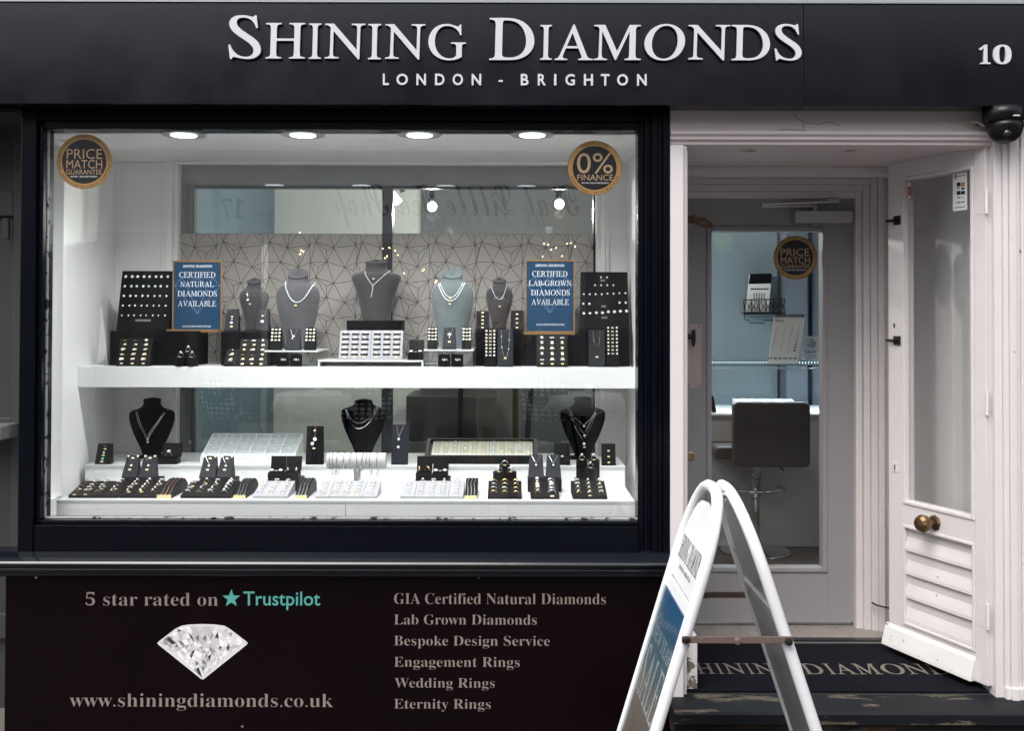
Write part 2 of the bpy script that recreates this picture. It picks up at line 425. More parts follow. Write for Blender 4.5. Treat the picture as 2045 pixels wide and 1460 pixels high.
# ---- fascia
FY = -.10
fa = empty('fascia_sign', (0, FY, 2.3), 'long black shop fascia board with raised white serif lettering above window and door', 'sign')
fx0, fx1, fz0, fz1 = rect(-200, 208, 2300, 4.5, FY)
xs = PXm(1605, FY, 100)
zb, zt = PZm(209, FY), PZm(6, FY)
box('board_panel', M_FASC, fa, fx0, xs - .0012, FY, FY + .09, zb, zt, bevel=.002)
box('board_panel', M_FASC, fa, xs + .0012, fx1, FY, FY + .09, zb, zt, bevel=.002)
box('top_trim', mat('aluminium_trim', (.35, .36, .38), .35, metal=.8), fa, fx0, fx1, FY - .006, FY + .09, zt + .0015, zt + .006)
LT = [('S', 458, 31.5, 523, 119), ('H', 532, 47, 611, 118), ('I', 618, 48, 643, 118.5), ('N', 650, 48.5, 731, 119.5), ('I', 736, 49, 762, 119.5),
      ('N', 770, 49.5, 850, 120), ('G', 856, 49, 931, 121.5), ('D', 977, 37, 1067, 121), ('I', 1078, 51, 1102, 120.5), ('A', 1107, 50, 1184, 121),
      ('M', 1185, 51, 1279, 121), ('O', 1286, 49, 1367, 122), ('N', 1373, 51, 1457, 121.5), ('D', 1459, 51, 1536, 121.5), ('S', 1545, 49, 1599, 122)]
for ch, a, b, c, d in LT:
    pletters('raised_letter', ch, M_LET, fa, a, b, c, d, FY - .003, style='roman', off=.0035, depth=.013, sides=M_LETSIDE)
for ch, a, b in [('L', 765, 777), ('O', 792, 815), ('N', 832, 851), ('D', 869, 888), ('O', 904, 925), ('N', 942, 961), ('-', 996, 1004), ('B', 1040, 1055.5),
                 ('R', 1074, 1090), ('I', 1106.5, 1111), ('G', 1129, 1148), ('H', 1166, 1184), ('T', 1200, 1217), ('O', 1232, 1254), ('N', 1272, 1291)]:
    y0, y1 = (147 + (a - 760) * .002, 170 + (a - 760) * .002)
    if ch == '-': y0, y1 = 160, 163.5
    pletters('small_letter', ch, M_LET, fa, a, y0, b, y1, FY - .002, off=.022, depth=.006)
pletters('house_number', '1', M_LET, fa, 1954, 89.5, 1976, 128, FY - .002, style='serif', depth=.008)
pletters('house_number', '0', M_LET, fa, 1982, 89.5, 2018, 128.5, FY - .002, style='serif', depth=.008)
# bracket below the fascia's left end
box('end_bracket', M_BLACK, fa, fx0, PXm(46, -.02, 215), -.05, .0, PZm(222, -.03), zb - .002)
# lead flashing and weeds above
fl = tag(MB().box(fx0, fx1, FY + .01, .4, zt + .0075, zt + .03).build('lead_flashing', M_LEAD), 'grey lead flashing strip along the top of the black fascia', 'flashing')
for px in (995, 1350, 1450, 1425):
    w = MB(); cx = PXm(px, FY + .03, 5)
    for k in range(26):
        a = random.uniform(0, 2 * PI); r_ = random.uniform(0, .03); b_ = Vector((cx + r_ * math.cos(a), FY + .03 + r_ * .5 * math.sin(a), zt + .028))
        t_ = b_ + Vector((random.uniform(-.02, .02), random.uniform(-.03, .01), random.uniform(.004, .022)))
        s_ = Vector((.003, 0, .001)); w.quad([b_ - s_, b_ + s_, t_ + s_ * .6, t_ - s_ * .6])
    tag(w.build('weed_tuft', M_LEAF), {995: 'tiny weed tuft on the flashing above the gap between the two sign words', 1350: 'small weed tuft on the flashing above the O of the sign',
        1450: 'small weed tuft on the flashing above the last N of the sign', 1425: 'sparse weed tuft on flashing, middle of the three right of centre'}[px], 'weed', 'weeds on the flashing')
wallm = mat('upper_wall', (.12, .07, .06), .8, noise=.2, nscale=10)
tag(MB().box(-6, 6, .02, .5, zt + .031, 6.0).build('upper_wall', wallm), 'dark brick wall above the shop fascia', 'wall')

# ---- window frame
GY = .06
wf = empty('shop_window', (-.6, 0, .7), 'large shop window in a black gloss moulded timber frame', 'window')
XL0, XL1 = PXm(38, 0, 700), PXm(79, 0, 700)
XR0, XR1 = PXm(1276, 0, 700), PXm(1338, 0, 700)
ZT0, ZT1 = PZm(256, 0, 680), PZm(205, 0, 680)
ZB0, ZB1 = PZm(1106, 0, 680), PZm(1042, 0, 680)
box('frame_post', M_BLACK, wf, XL0, XL1 - .018, 0, .11, ZB0, ZT1, bevel=.004)
box('frame_bead', M_BLACK, wf, XL1 - .0175, XL1, .016, .10, ZB1 - .01, ZT0 + .012, bevel=.004)
for a, b, y in ((0, .022, .03), (.0225, .034, .018), (.0345, .046, .024), (.0465, .066, .006), (.0665, .086, .014), (.0865, XR1 - XR0, 0)):
    box('frame_moulding', M_BLACK, wf, XR0 + a, XR0 + b, y, .11, ZB0, ZT1 + .002 - a * .01, bevel=.003)
box('frame_header', M_BLACK, wf, XL1 - .0178, XR0 - .0005, .004, .112, ZT0 + .03, ZT1 + .003, bevel=.004)
box('frame_bead', M_BLACK, wf, XL1 + .0005, XR0 - .0007, .02, .10, ZT0, ZT0 + .0295, bevel=.004)
box('bottom_rail', M_BLACK, wf, XL1 - .0178, XR0 - .0005, .004, .112, ZB0, ZB1 - .016, bevel=.004)
box('frame_bead', M_BLACK, wf, XL1 + .0005, XR0 - .0007, .015, .10, ZB1 - .0155, ZB1, bevel=.005)
putty = mat('old_putty', (.42, .43, .43), .7, noise=.3, nscale=40, chips=(25, .56), chipcol=(.03, .03, .035))
box('putty_line', putty, wf, XL1, XL1 + .004, .045, .058, ZB1, ZT0)
box('putty_line', putty, wf, XL1, XR0, .045, .057, ZB1 + .0005, ZB1 + .005)
box('pane', G_WIN, wf, XL1 - .004, XR0 + .004, GY, GY + .006, ZB1 - .004, ZT0 + .004)
# moulded sill
sx0, sx1 = PXm(-30, -.05, 1120), PXm(1338, -.03, 1120)
zs = PZm(1108, -.03, 700)
def sill_prof(dz): return [(.06, zs + .006), (.0, zs), (-.045, zs - .010), (-.068, zs - .018), (-.074, zs - .026), (-.068, zs - .034), (-.058, zs - .036), (-.054, zs - .044), (-.057, zs - .052),
                        (-.052, zs - .058), (-.046, zs - .060), (-.047, zs - .068), (-.042, zs - .074), (-.030, zs - .078), (-.024, zs - .082), (.06, zs - .082)]
MB().prism_x(sill_prof(0), sx0, sx1).build('moulded_sill', mat('sill_gloss_paint', (.006, .008, .012), .14, spec=.5, bump=.06, bscale=30, rvar=.05, chips=(38, .76), chipcol=(.3, .3, .3)), wf, bevel=.003)
# ---- stall riser
RY = -.012
rp = empty('stall_riser', (-.6, RY, 0), 'dark plum-black panel below the window with taupe service list and printed diamond', 'panel')
rx0, rx1 = PXm(10, RY, 1300), PXm(1341, RY, 1300)
box('panel_board', M_RISER, rp, rx0, rx1, RY, .1, .0, zs - .0825, bevel=.002)
TY = RY - .0008
for body, a, b, c, d in [('5 star rated on', 171, 1183.5, 435.5, 1210.5), ('www.shiningdiamonds.co.uk', 139, 1386, 665, 1420.5),
        ('GIA Certified Natural Diamonds', 787, 1185.5, 1210, 1207.5), ('Lab Grown Diamonds', 787, 1228, 1072, 1248.5), ('Bespoke Design Service', 787, 1270.5, 1098, 1296),
        ('Engagement Rings', 787, 1313, 1038, 1338.5), ('Wedding Rings', 788, 1355, 988, 1380), ('Eternity Rings', 787, 1397, 980, 1422)]:
    pletters('vinyl_letter', body, M_VINYL, rp, a, b, c, d, TY, style='serif', off=-.010, split=True)
pletters('teal_letter', 'Trustpilot', M_TEALV, rp, 486, 1182, 639.5, 1219, TY, off=.008, split=True)
sx, sz = PXm(462, TY, 1195), PZm(1196, TY, 462)
k = 3.57 / F
st = []
for i in range(10):
    r_ = (18.5 if i % 2 == 0 else 7.6) * k; a = PI / 2 + i * PI / 5; st.append((sx + r_ * math.cos(a), TY, sz + r_ * math.sin(a)))
w = MB()
for i in range(10): w.quad([(sx, TY, sz), st[i], st[(i + 1) % 10]])
w.build('teal_star', M_TEALV, rp)
# printed diamond
def dia_pt(u, v): p = P(314 + u * 181, 1247 + v * 111, TY); return (p.x, TY, p.z)
outl = [(0, .345), (.02, .31), (.2, .085), (.27, .03), (.36, .008), (.5, 0), (.64, .008), (.74, .03), (.8, .085), (.98, .31), (1, .345), (.985, .375), (.52, .985), (.5, 1), (.48, .985), (.015, .375)]
shades = [mat('facet_print_%d' % i, c, .4) for i, c in enumerate([(.70, .69, .72), (.50, .49, .52), (.33, .32, .35), (.16, .155, .17), (.035, .03, .035), (.86, .86, .88), (.58, .57, .60)])]
def inside(u, v):
    if v < .345: e = 0 if v < 0 else (.02 + (.31 - v) / .225 * .18 if v > .085 else .2 + (.085 - v) / .085 * .16); return e < u < 1 - e
    h = (1 - v) / .655 * .5; return .5 - h < u < .5 + h
base = MB(); base.quad([dia_pt(u, v) for u, v in outl]); dob = base.build('printed_diamond', shades[0], rp)
fac = MB(); rnd = random.Random(21)
TY2 = TY - .0006
crown = [(.22, .08), (.36, .045), (.5, .04), (.64, .045), (.78, .08)]
girdle = [(i / 10, .345 + .04 * (i % 2)) for i in range(11)]
girdle = [(.02 + .96 * u, v) for u, v in girdle]
mid1 = [(.12, .22), (.24, .24), (.33, .14), (.42, .25), (.5, .13), (.58, .25), (.67, .14), (.76, .24), (.88, .22)]
tri = []
def fan(A, B):
    i = j = 0
    while i < len(A) - 1 or j < len(B) - 1:
        if j == len(B) - 1 or (i < len(A) - 1 and A[i + 1][0] + A[i][0] < B[j + 1][0] + B[j][0]): tri.append((A[i], B[j], A[i + 1])); i += 1
        else: tri.append((A[i], B[j], B[j + 1])); j += 1
fan(crown, mid1); fan([(.015, .34)] + mid1 + [(.985, .34)], girdle)
low1 = [(.18, .50), (.26, .47), (.34, .53), (.42, .46), (.5, .54), (.58, .46), (.66, .53), (.74, .47), (.82, .50)]
low2 = [(.3, .66), (.38, .62), (.46, .7), (.5, .62), (.54, .7), (.62, .62), (.7, .66)]
low3 = [(.40, .82), (.46, .78), (.5, .84), (.54, .78), (.60, .82)]
fan([(.03, .38)] + girdle[1:-1] + [(.97, .38)], low1); fan(low1, low2); fan(low2, low3)
for q in range(4): tri.append((low3[q], low3[q + 1], (.5, .97)))
for t in tri:
    c_ = [sum(p[0] for p in t) / 3, sum(p[1] for p in t) / 3]
    md = lambda p, q: ((p[0] + q[0]) / 2, (p[1] + q[1]) / 2)
    ab_, bc_, ca_ = md(t[0], t[1]), md(t[1], t[2]), md(t[2], t[0]); tone = rnd.random()
    for pts in ((t[0], ab_, ca_), (ab_, t[1], bc_), (ca_, bc_, t[2]), (ab_, bc_, ca_)):     # each facet mirrors others, so it is cut again
        if not inside(sum(p[0] for p in pts) / 3, sum(p[1] for p in pts) / 3): continue
        r_ = (tone * .55 + rnd.random() * .6) / 1.15; edge = abs(c_[0] - .5)
        fac.cur = 5 if r_ < .3 else 0 if r_ < .5 else 6 if r_ < .62 else 1 if r_ < .72 else 2 if r_ < .79 else 3 if r_ < .86 else 4
        if .08 < c_[1] < .22 and edge < .12: fac.cur = 1 if rnd.random() < .7 else 6
        fac.quad([(dia_pt(*p)[0], TY2, dia_pt(*p)[2]) for p in pts])
fac.build('printed_facets', shades, dob)
for px, py in ((72, 1154), (484, 1452), (956, 1153)):
    MB().lathe((PXm(px, TY, py), RY - .0005, PZm(py, TY, px)), [(.0045, 0), (.0045, -.0015), (.002, -.002)], 10, 'Y').build('screw_head', M_STEEL, rp)

# ---- neighbour's entrance at the left
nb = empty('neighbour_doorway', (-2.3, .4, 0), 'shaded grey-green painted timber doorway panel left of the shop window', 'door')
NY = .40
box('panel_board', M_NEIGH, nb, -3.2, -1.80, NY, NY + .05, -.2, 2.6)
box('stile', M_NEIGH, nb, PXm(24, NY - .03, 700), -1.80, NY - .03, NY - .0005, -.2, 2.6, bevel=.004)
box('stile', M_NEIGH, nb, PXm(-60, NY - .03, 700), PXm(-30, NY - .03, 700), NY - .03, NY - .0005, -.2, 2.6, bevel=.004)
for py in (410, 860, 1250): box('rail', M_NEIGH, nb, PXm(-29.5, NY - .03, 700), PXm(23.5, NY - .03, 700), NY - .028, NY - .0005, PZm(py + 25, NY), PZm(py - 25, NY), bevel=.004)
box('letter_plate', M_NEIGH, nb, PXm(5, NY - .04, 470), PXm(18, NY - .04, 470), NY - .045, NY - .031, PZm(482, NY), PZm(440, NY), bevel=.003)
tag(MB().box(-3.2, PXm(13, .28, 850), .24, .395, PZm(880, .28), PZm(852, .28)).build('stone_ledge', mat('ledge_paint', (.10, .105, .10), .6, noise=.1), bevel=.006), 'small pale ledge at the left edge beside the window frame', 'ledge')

tag(box('shade_soffit', M_NEIGH, None, -3.2, -1.80, .0, .45, 2.28, 2.34), 'added soffit that shades the grey neighbouring doorway', 'soffit')  # soffit added to keep the neighbouring recess in shade
# ---- display window box
LX, RX = -1.735, .50
BY = .80
CZ = PZm(263, .07, 680)
def st_box(name, m, *a): return struct(box(name, m, None, *a))
ZP = PZm(1000, .10, 680)       # front plinth top
st_box('window_ceiling', M_INWHITE, LX - .05, RX + .04, .113, .95, CZ, CZ + .04)
SZ0, SZ1 = PZm(1012, .08, 83), PZm(275, .08, 83)
st_box('window_wall_left', M_INWHITE, LX - .055, LX, .30, .95, .55, CZ - .001)
tag(box('side_wall_lower', M_INWHITE, None, LX - .055, LX, .113, .2995, .55, SZ0), 'white low wall below the narrow side pane at the window left end', 'wall')
sp = empty('side_pane', (LX, .2, 1), 'narrow side pane with white frame at the left end of the display window', 'window')
box('pane', G_DOOR, sp, LX - .03, LX - .025, .118, .297, SZ0, SZ1)
box('frame_post', M_INWHITE, sp, LX - .054, LX + .012, .275, .2992, SZ0 + .001, SZ1, bevel=.003)
box('frame_post', M_INWHITE, sp, LX - .0545, LX + .002, .114, .126, SZ0 + .001, SZ1, bevel=.003)
box('head_rail', M_INWHITE, sp, LX - .0545, LX + .010, .1135, .2995, SZ1 + .001, CZ - .001, bevel=.003)
st_box('window_wall_right', M_INWHITE, RX, RX + .03, .113, .95, .55, CZ - .001)
st_box('window_floor', M_SHELF, LX, RX - .001, .113, .86, .55, .80)
# back wall around the opening into the shop, with architrave
OX0, OX1 = PXm(355, BY, 600), PXm(1190, BY, 600)
OZ1 = PZm(328, BY, 780)
st_box('window_back_wall_left', M_INWHITE, LX + .0005, PXm(322, BY, 600), BY, BY + .1, .80, CZ - .002)
st_box('window_back_wall_right', M_INWHITE, PXm(1216, BY, 600), RX - .0005, BY, BY + .1, .80, CZ - .002)
st_box('window_back_wall_top', M_INWHITE, PXm(322, BY, 600) + .0005, PXm(1216, BY, 600) - .0005, BY, BY + .1, OZ1 + .055, CZ - .002)
ar = empty('opening_architrave', (-.5, BY, .9), 'white moulded architrave around the opening at the back of the window', 'architrave')
for a, b, y in ((322, 332, .012), (332.3, 346, .02), (346.3, 355, .008)): box('moulding', M_INWHITE, ar, PXm(a, BY, 600), PXm(b, BY, 600), BY - y, BY + .04, .80, OZ1 + (355 - a) * .0016, bevel=.002)
for a, b, y in ((1190, 1198, .008), (1198.3, 1208, .02), (1208.3, 1216, .012)): box('moulding', M_INWHITE, ar, PXm(a, BY, 600), PXm(b, BY, 600), BY - y, BY + .04, .80, OZ1 + (b - 1190) * .0016, bevel=.002)
for a, b, y in ((0, .016, .0085), (.0163, .036, .0205), (.0363, .0545, .0125)): box('moulding', M_INWHITE, ar, PXm(355, BY, 600) - a, PXm(1190, BY, 600) + a, BY - y, BY + .04, OZ1 + a, OZ1 + b, bevel=.002)
# partition between window and shop
PY = BY + .03
pt = empty('rear_partition', (-.5, PY, .9), 'grey framed glass partition at the back of the display window', 'partition')
pz1 = PZm(371, PY, 780)
box('header_panel', mat('partition_gloss_grey', (.15, .155, .155), .03, spec=1, coat=1.0), pt, OX0 - .01, OX1 + .01, PY + .012, PY + .05, pz1, OZ1 + .02)
box('side_panel', mat('partition_gloss_grey', (.15, .155, .155), .03, spec=1, coat=1.0), pt, OX0 - .01, PXm(385, PY, 600), PY + .012, PY + .05, .82, pz1 - .0005)
box('black_rail', M_BLKPL, pt, PXm(385, PY, 600), PXm(1188, PY, 600), PY + .006, PY + .052, pz1 - .010, pz1 - .0006)
box('black_rail', M_BLKPL, pt, PXm(383.5, PY, 600), PXm(385.5, PY, 600), PY + .004, PY + .05, .85, pz1 - .0105)
box('black_rail', M_BLKPL, pt, PXm(1185, PY, 600), PXm(1193, PY, 600), PY + .004, PY + .054, .82, pz1 - .0105)
box('meeting_stile', mat('meeting_stile_grey', (.055, .055, .06), .25), pt, PXm(763, PY, 600), PXm(783, PY, 600), PY - .004, PY + .053, .82, pz1 - .0107)
box('glass_pane', G_BACK, pt, PXm(386, PY, 600), PXm(763, PY, 600) - .001, PY + .034, PY + .040, .82, pz1 - .0108)
box('glass_pane', G_BACK, pt, PXm(783, PY, 600) + .001, PXm(1185, PY, 600) - .001, PY + .024, PY + .030, .82, pz1 - .0108)
# geometric paper panels, standing on the shelf in front of the glass
def wallpaper(x0, x1, label):
    a, b, c, d = rect(x0, 466, x1, 724, PY - .01)
    e = empty('wallpaper_panel', ((a + b) / 2, PY, c), label, 'panel')
    box('panel_board', M_WALLP, e, a, b, PY + .0, PY + .009, c, d)
    w = MB(); cell = .078; hx = .068; nx = int((b - a) / hx) + 3; nz = int((d - c) / cell) + 3; rr = random.Random(3)
    jit = [[(rr.uniform(-.02, .02), rr.uniform(-.022, .022)) for i in range(3)] for j in range(2)]   # the print repeats
    pt_ = lambda i, j: (a - .03 + i * hx + (hx / 2 if j % 2 else 0) + jit[j % 2][i % 3][0], c - .03 + j * cell + jit[j % 2][i % 3][1])
    def seg(p, q):
        (x0_, z0_), (x1_, z1_) = p, q; t0, t1 = 0., 1.
        for p_, q_ in ((-(x1_ - x0_), x0_ - a), (x1_ - x0_, b - x0_), (-(z1_ - z0_), z0_ - c), (z1_ - z0_, d - z0_)):
            if abs(p_) < 1e-9:
                if q_ < 0: return
            elif p_ < 0: t0 = max(t0, q_ / p_)
            else: t1 = min(t1, q_ / p_)
        if t0 >= t1: return
        A = Vector((x0_ + t0 * (x1_ - x0_), z0_ + t0 * (z1_ - z0_))); B = Vector((x0_ + t1 * (x1_ - x0_), z0_ + t1 * (z1_ - z0_)))
        n_ = (B - A); n_ = Vector((-n_.y, n_.x)).normalized() * .0010
        w.quad([(p_.x, PY - .0009, p_.y) for p_ in (A - n_, A + n_, B + n_, B - n_)])
    for j in range(nz):
        for i in range(-1, nx):
            p = pt_(i, j); seg(p, pt_(i + 1, j))
            up = [pt_(i, j + 1), pt_(i + 1, j + 1)] if j % 2 else [pt_(i - 1, j + 1), pt_(i, j + 1)]
            for q in up: seg(p, q)
            if (i + j) % 2 == 0:                          # a few triangles are cut again
                m_ = ((p[0] + up[0][0] + up[1][0]) / 3 + .004, (p[1] + up[0][1] + up[1][1]) / 3)
                seg(p, m_); seg(up[0], m_); seg(up[1], m_)
    w.build('printed_line_pattern', M_WPLINE, e)
wallpaper(358, 763, 'grey wallpaper panel with black triangle lines left of the centre stile')
wallpaper(783, 1185, 'grey wallpaper panel with black triangle lines right of the centre stile')
# shelf and plinths
SY = .44
sa, sb, sc_, sd = rect(155, 775, 1272, 733, SY)
SZ = PZm(733, SY, 700)
tag(box('display_shelf', M_SHELF, None, LX + .001, RX - .001, SY, PY - .006, SZ - .084, SZ, bevel=.002), 'long white laminate shelf across the upper display window', 'shelf')
for px, a, b in ((214, .47, .62), (1272, .47, .62)):
    X = LX + .001 if px < 600 else RX - .001
    s_ = 1 if px < 600 else -1
    zt_ = PZm(612, .6, px)
    w = MB(); w.loft([[(X, b, SZ + .0005), (X, b + .05, SZ + .0005), (X, b + .035, zt_)], [(X + s_ * .045, b, SZ + .0005), (X + s_ * .045, b + .05, SZ + .0005), (X + s_ * .004, b + .034, zt_)]])
    tag(w.build('corner_fin', M_INWHITE), 'white pointed card fin at the %s end of the upper shelf' % ('left' if px < 600 else 'right'), 'fin')
FY0 = .10
ZP = PZm(1000, FY0, 680)
p0, p1 = PXm(113, FY0, 1015), PXm(1268, FY0, 1015)
pl = empty('front_plinth', ((p0 + p1) / 2, FY0, .8), 'low white display plinth along the front of the window floor', 'plinth')
xm = PXm(690, FY0, 1015)
box('front_board', M_SHELF, pl, p0, xm - .0008, FY0, FY0 + .012, .8005, ZP - .0125)
box('front_board', M_SHELF, pl, xm + .0008, p1, FY0, FY0 + .012, .8005, ZP - .0125)
box('top_board', M_SHELF, pl, p0 + .001, xm - .0006, FY0 + .0005, .453, ZP - .012, ZP)
box('top_board', M_SHELF, pl, xm + .0006, p1 - .001, FY0 + .0005, .453, ZP - .012, ZP)
box('edge_strip', M_EDGE, pl, p0, p1, FY0 - .002, FY0 + .0002, ZP - .010, ZP - .001)
TYY = .455
ZQ = PZm(930, TYY, 680)
q0, q1 = PXm(170, TYY, 950), PXm(1248, TYY, 950)
rpn = empty('rear_plinth', ((q0 + q1) / 2, TYY, .8), 'taller white display plinth behind the front one, below the shelf', 'plinth')
box('front_board', M_SHELF, rpn, q0, q1, TYY, TYY + .012, .8005, ZQ - .0125)
box('top_board', M_SHELF, rpn, q0 - .001, q1 + .001, TYY - .001, PY - .006, ZQ - .012, ZQ)
box('edge_strip', M_EDGE, rpn, q0, q1, TYY - .003, TYY - .0012, ZQ - .010, ZQ - .001)
# downlights
order = ['leftmost', 'second from the left', 'third from the left', 'rightmost']
for i, px in enumerate((367, 605, 838, 1063)):
    p = P(px, 268, .25); Y = .25
    for _ in range(8):
        Y += (CZ - P(px, 268, Y).z) * 3.0
    c = P(px, 268, Y)
    e = empty('ceiling_downlight', (c.x, c.y, CZ), 'lit round recessed downlight in the window ceiling, %s of four' % order[i], 'downlight', 'lit downlights in the window ceiling')
    MB().lathe((c.x, c.y, CZ), [(.049, -.003), (.080, -.0035), (.082, -.0005)][::-1] + [(.048, -.0008)], 28).build('trim_ring', mat('downlight_trim', (.30, .30, .30), .4), e, smooth=False)
    MB().lathe((c.x, c.y, CZ), [(.047, -.001), (.047, -.006), (.043, -.007)], 28).build('lens', M_LAMPON, e)
    l = bpy.data.lights.new('downlight_beam', 'SPOT'); l.energy = 24.5; l.spot_size = math.radians(150); l.spot_blend = .8; l.shadow_soft_size = .05; l.color = (.97, .985, 1.0)
    lo = bpy.data.objects.new('downlight_beam', l); COL.objects.link(lo); lo.parent = e; lo.location = (0, 0, -.012)

# ================================================================== doorway
DX0, DX1 = PXm(1338, 0, 700), PXm(1365, 0, 700)
ZTOP = PZm(290, 0, 1650)
dw = empty('doorway_frame', (1.2, 0, .2), 'white painted outer door frame with cracked lintel right of the window', 'door frame')
JX = PXm(1986, 0, 700)
box('jamb', M_WHITE, dw, DX0 + .001, DX1, -.004, .10, .16, ZTOP, bevel=.003)
box('jamb_bead', M_WHITE, dw, DX1 + .0005, DX1 + .014, .012, .10, .2, ZTOP - .001, bevel=.003)
box('lintel', M_LINTEL, dw, DX0 + .001, 2.6, .004, .16, PZm(262, 0, 1650), PZm(207, 0, 1650))
zl = PZm(262, 0, 1650)
MB().prism_x([(.02, zl - .0005), (-.012, zl - .0005), (-.014, zl - .012), (-.004, zl - .020), (-.004, zl - .030), (.008, zl - .034), (.008, zl - .046), (.02, zl - .05), (.10, zl - .05), (.10, zl - .0005)], DX0 + .0015, JX).build('lintel_moulding', M_LINTEL, dw)
crk = MB(); M_CRACK = mat('plaster_crack', (.10, .07, .065), .9)
for line in ([(1582, 214), (1588, 232), (1604, 244), (1634, 248), (1655, 243), (1676, 251)], [(1553, 261), (1565, 258), (1585, 259), (1612, 261)], [(1604, 244), (1606, 260)]):
    pts = [P(a, b, .004) for a, b in line]
    for A, B in zip(pts, pts[1:]):
        n_ = (B - A); n_ = Vector((-n_.z, 0, n_.x)).normalized() * .0009
        crk.quad([(q.x, .0032, q.z) for q in (A - n_, A + n_, B + n_, B - n_)])
crk.build('hairline_crack', M_CRACK, dw)
# right pier with mouldings
for a, b, y in ((1986, 2002, .0), (2002.4, 2012, -.012), (2012.4, 2026, -.022), (2026.4, 2034, -.014), (2034.4, 2041, -.024)):
    MB().box(PXm(a, 0, 700), PXm(b, 0, 700), y, .10, .185 if a < 2000 else .15, ZTOP + (.028 if a < 2000 else .10)).build('pier_moulding', M_WHITE, dw, bevel=.003)
    if a > 2000: MB().box(PXm(a, 0, 700) - .001, PXm(b, 0, 700) + .001, y - .008, .0995, .149, .24).build('pier_foot', M_WHITEW, dw, bevel=.004)
box('pier_edge', M_BLACK, dw, PXm(2041.4, 0, 700), 2.6, -.01, .1, .1, ZTOP + .1)
# worn foot of the left jamb and the left door leaf folded back against the porch wall
lf = empty('folded_door_leaf', (DX1 + .03, .1, .2), 'edge of the white left door leaf folded back behind the jamb', 'door')
box('leaf_edge', M_WHITEW, lf, DX1 + .0145, PXm(1370, .05, 700) + .004, .035, .42, .30, ZTOP - .012, bevel=.003)
box('worn_foot', mat('rotten_white_paint', (.66, .64, .62), .6, bump=.9, bscale=40, chips=(22, .50), chipcol=(.16, .14, .12)), lf, DX1 + .0142, PXm(1391, .05, 1330), .034, .42, .212, .40, bevel=.002)
# porch
PX0, PX1, PBY = DX1 + .002, PXm(1778, .76, 700), .76
st_box('porch_wall_left', M_WHITE, DX0 + .05, PX0 - .003, .101, 1.0, .15, ZTOP + .1)
st_box('porch_wall_right', M_WHITE, JX + .02, JX + .12, .06, 1.0, .15, ZTOP + .1)
st_box('porch_ceiling', M_LINTEL, PX0 - .01, JX + .02, .02, .98, ZTOP + .003, ZTOP + .05)
st_box('porch_floor', mat('porch_base', (.02, .02, .022), .8), PX0 - .04, JX + .02, .021, .80, .10, .1985)
# steps of the ceiling above the inner door
box('ceiling_batten', M_WHITE, dw, PX0 - .003, JX + .019, .52, .60, ZTOP - .03, ZTOP + .0028, bevel=.004)
st_box('porch_back_wall', M_WHITE, PXm(1760, PBY, 700), JX + .0195, PBY, PBY + .06, .199, ZTOP)
st_box('porch_back_head', M_WHITE, PX0 - .003, PXm(1760, PBY, 700) - .001, PBY + .0005, PBY + .06, PZm(345, PBY, 1550), ZTOP + .0025)
for px in (1497, 1697):
    Y = .2
    for _ in range(8): Y += (ZTOP + .003 - P(px, 299, Y).z) * 4
    c = P(px, 299, Y)
    e = empty('porch_downlight', (c.x, c.y, ZTOP), 'unlit rusty round downlight in the porch ceiling, %s one' % ('left' if px < 1600 else 'right'), 'downlight', 'unlit porch downlights')
    MB().lathe((c.x, c.y, ZTOP + .003), [(.036, -.0005), (.035, -.004), (.026, -.005), (.025, -.001)], 20).build('trim_ring', M_LINTEL, e)
    MB().lathe((c.x, c.y, ZTOP + .003), [(.0245, -.0004), (.02, -.0012)], 16).build('rusty_lamp', mat('rust', (.12, .05, .03), .8), e)
# inner door casing
cs = empty('inner_door_casing', (1.2, PBY, .2), 'grey-white stepped casing around the grey inner door', 'door frame')
czt = PZm(395, PBY, 1550)
for a, b, y in ((1709, 1722, .0), (1722.4, 1735, .018), (1735.4, 1748, .030), (1748.4, 1760, .042)):
    box('casing_moulding', M_WHITE, cs, PXm(a, PBY, 700), PXm(b, PBY, 700), PBY - y, PBY + .07, .199, czt + (b - 1709) * .00205 + .003, bevel=.003)
for a, b, y in ((395, 382, .0), (381.6, 369, .018), (368.6, 357, .030), (356.6, 345, .042)):
    box('casing_moulding', M_WHITE, cs, PX0 - .003, PXm(1709 + (395 - a), PBY, 700) - .0005, PBY - y + .0004, PBY + .0695, PZm(a, PBY, 1550), PZm(b, PBY, 1550), bevel=.003)
# inner door
IY = .79
idr = empty('inner_door', (1.05, IY, .22), 'grey glazed inner door with round sticker at the back of the porch', 'door')
dx0, dx1 = PXm(1345, IY, 800), PXm(1709, IY, 800) - .002
gz0, gz1 = PZm(1133, IY, 1530), PZm(462, IY, 1530)
gx0, gx1 = PXm(1421, IY, 800), PXm(1642, IY, 800)
dz0, dz1 = PZm(1243, IY, 1530), PZm(395, IY, 1530) - .003
box('stile', M_DOOR, idr, dx0, gx0 - .022, IY, IY + .045, dz0, dz1)
box('stile', M_DOOR, idr, gx1 + .022, dx1, IY, IY + .045, dz0, dz1)
box('top_rail', M_DOOR, idr, gx0 - .0215, gx1 + .0215, IY + .0002, IY + .045, gz1 + .022, dz1)
box('bottom_rail', M_DOOR, idr, gx0 - .0215, gx1 + .0215, IY + .0002, IY + .045, dz0, gz0 - .022)
for a in ((gx0 - .0213, gx0, gz0 - .0215, gz1 + .0215), (gx1, gx1 + .0213, gz0 - .0215, gz1 + .0215)): box('glazing_bead', M_DOOR, idr, a[0], a[1], IY - .008, IY + .05, a[2], a[3], bevel=.005)
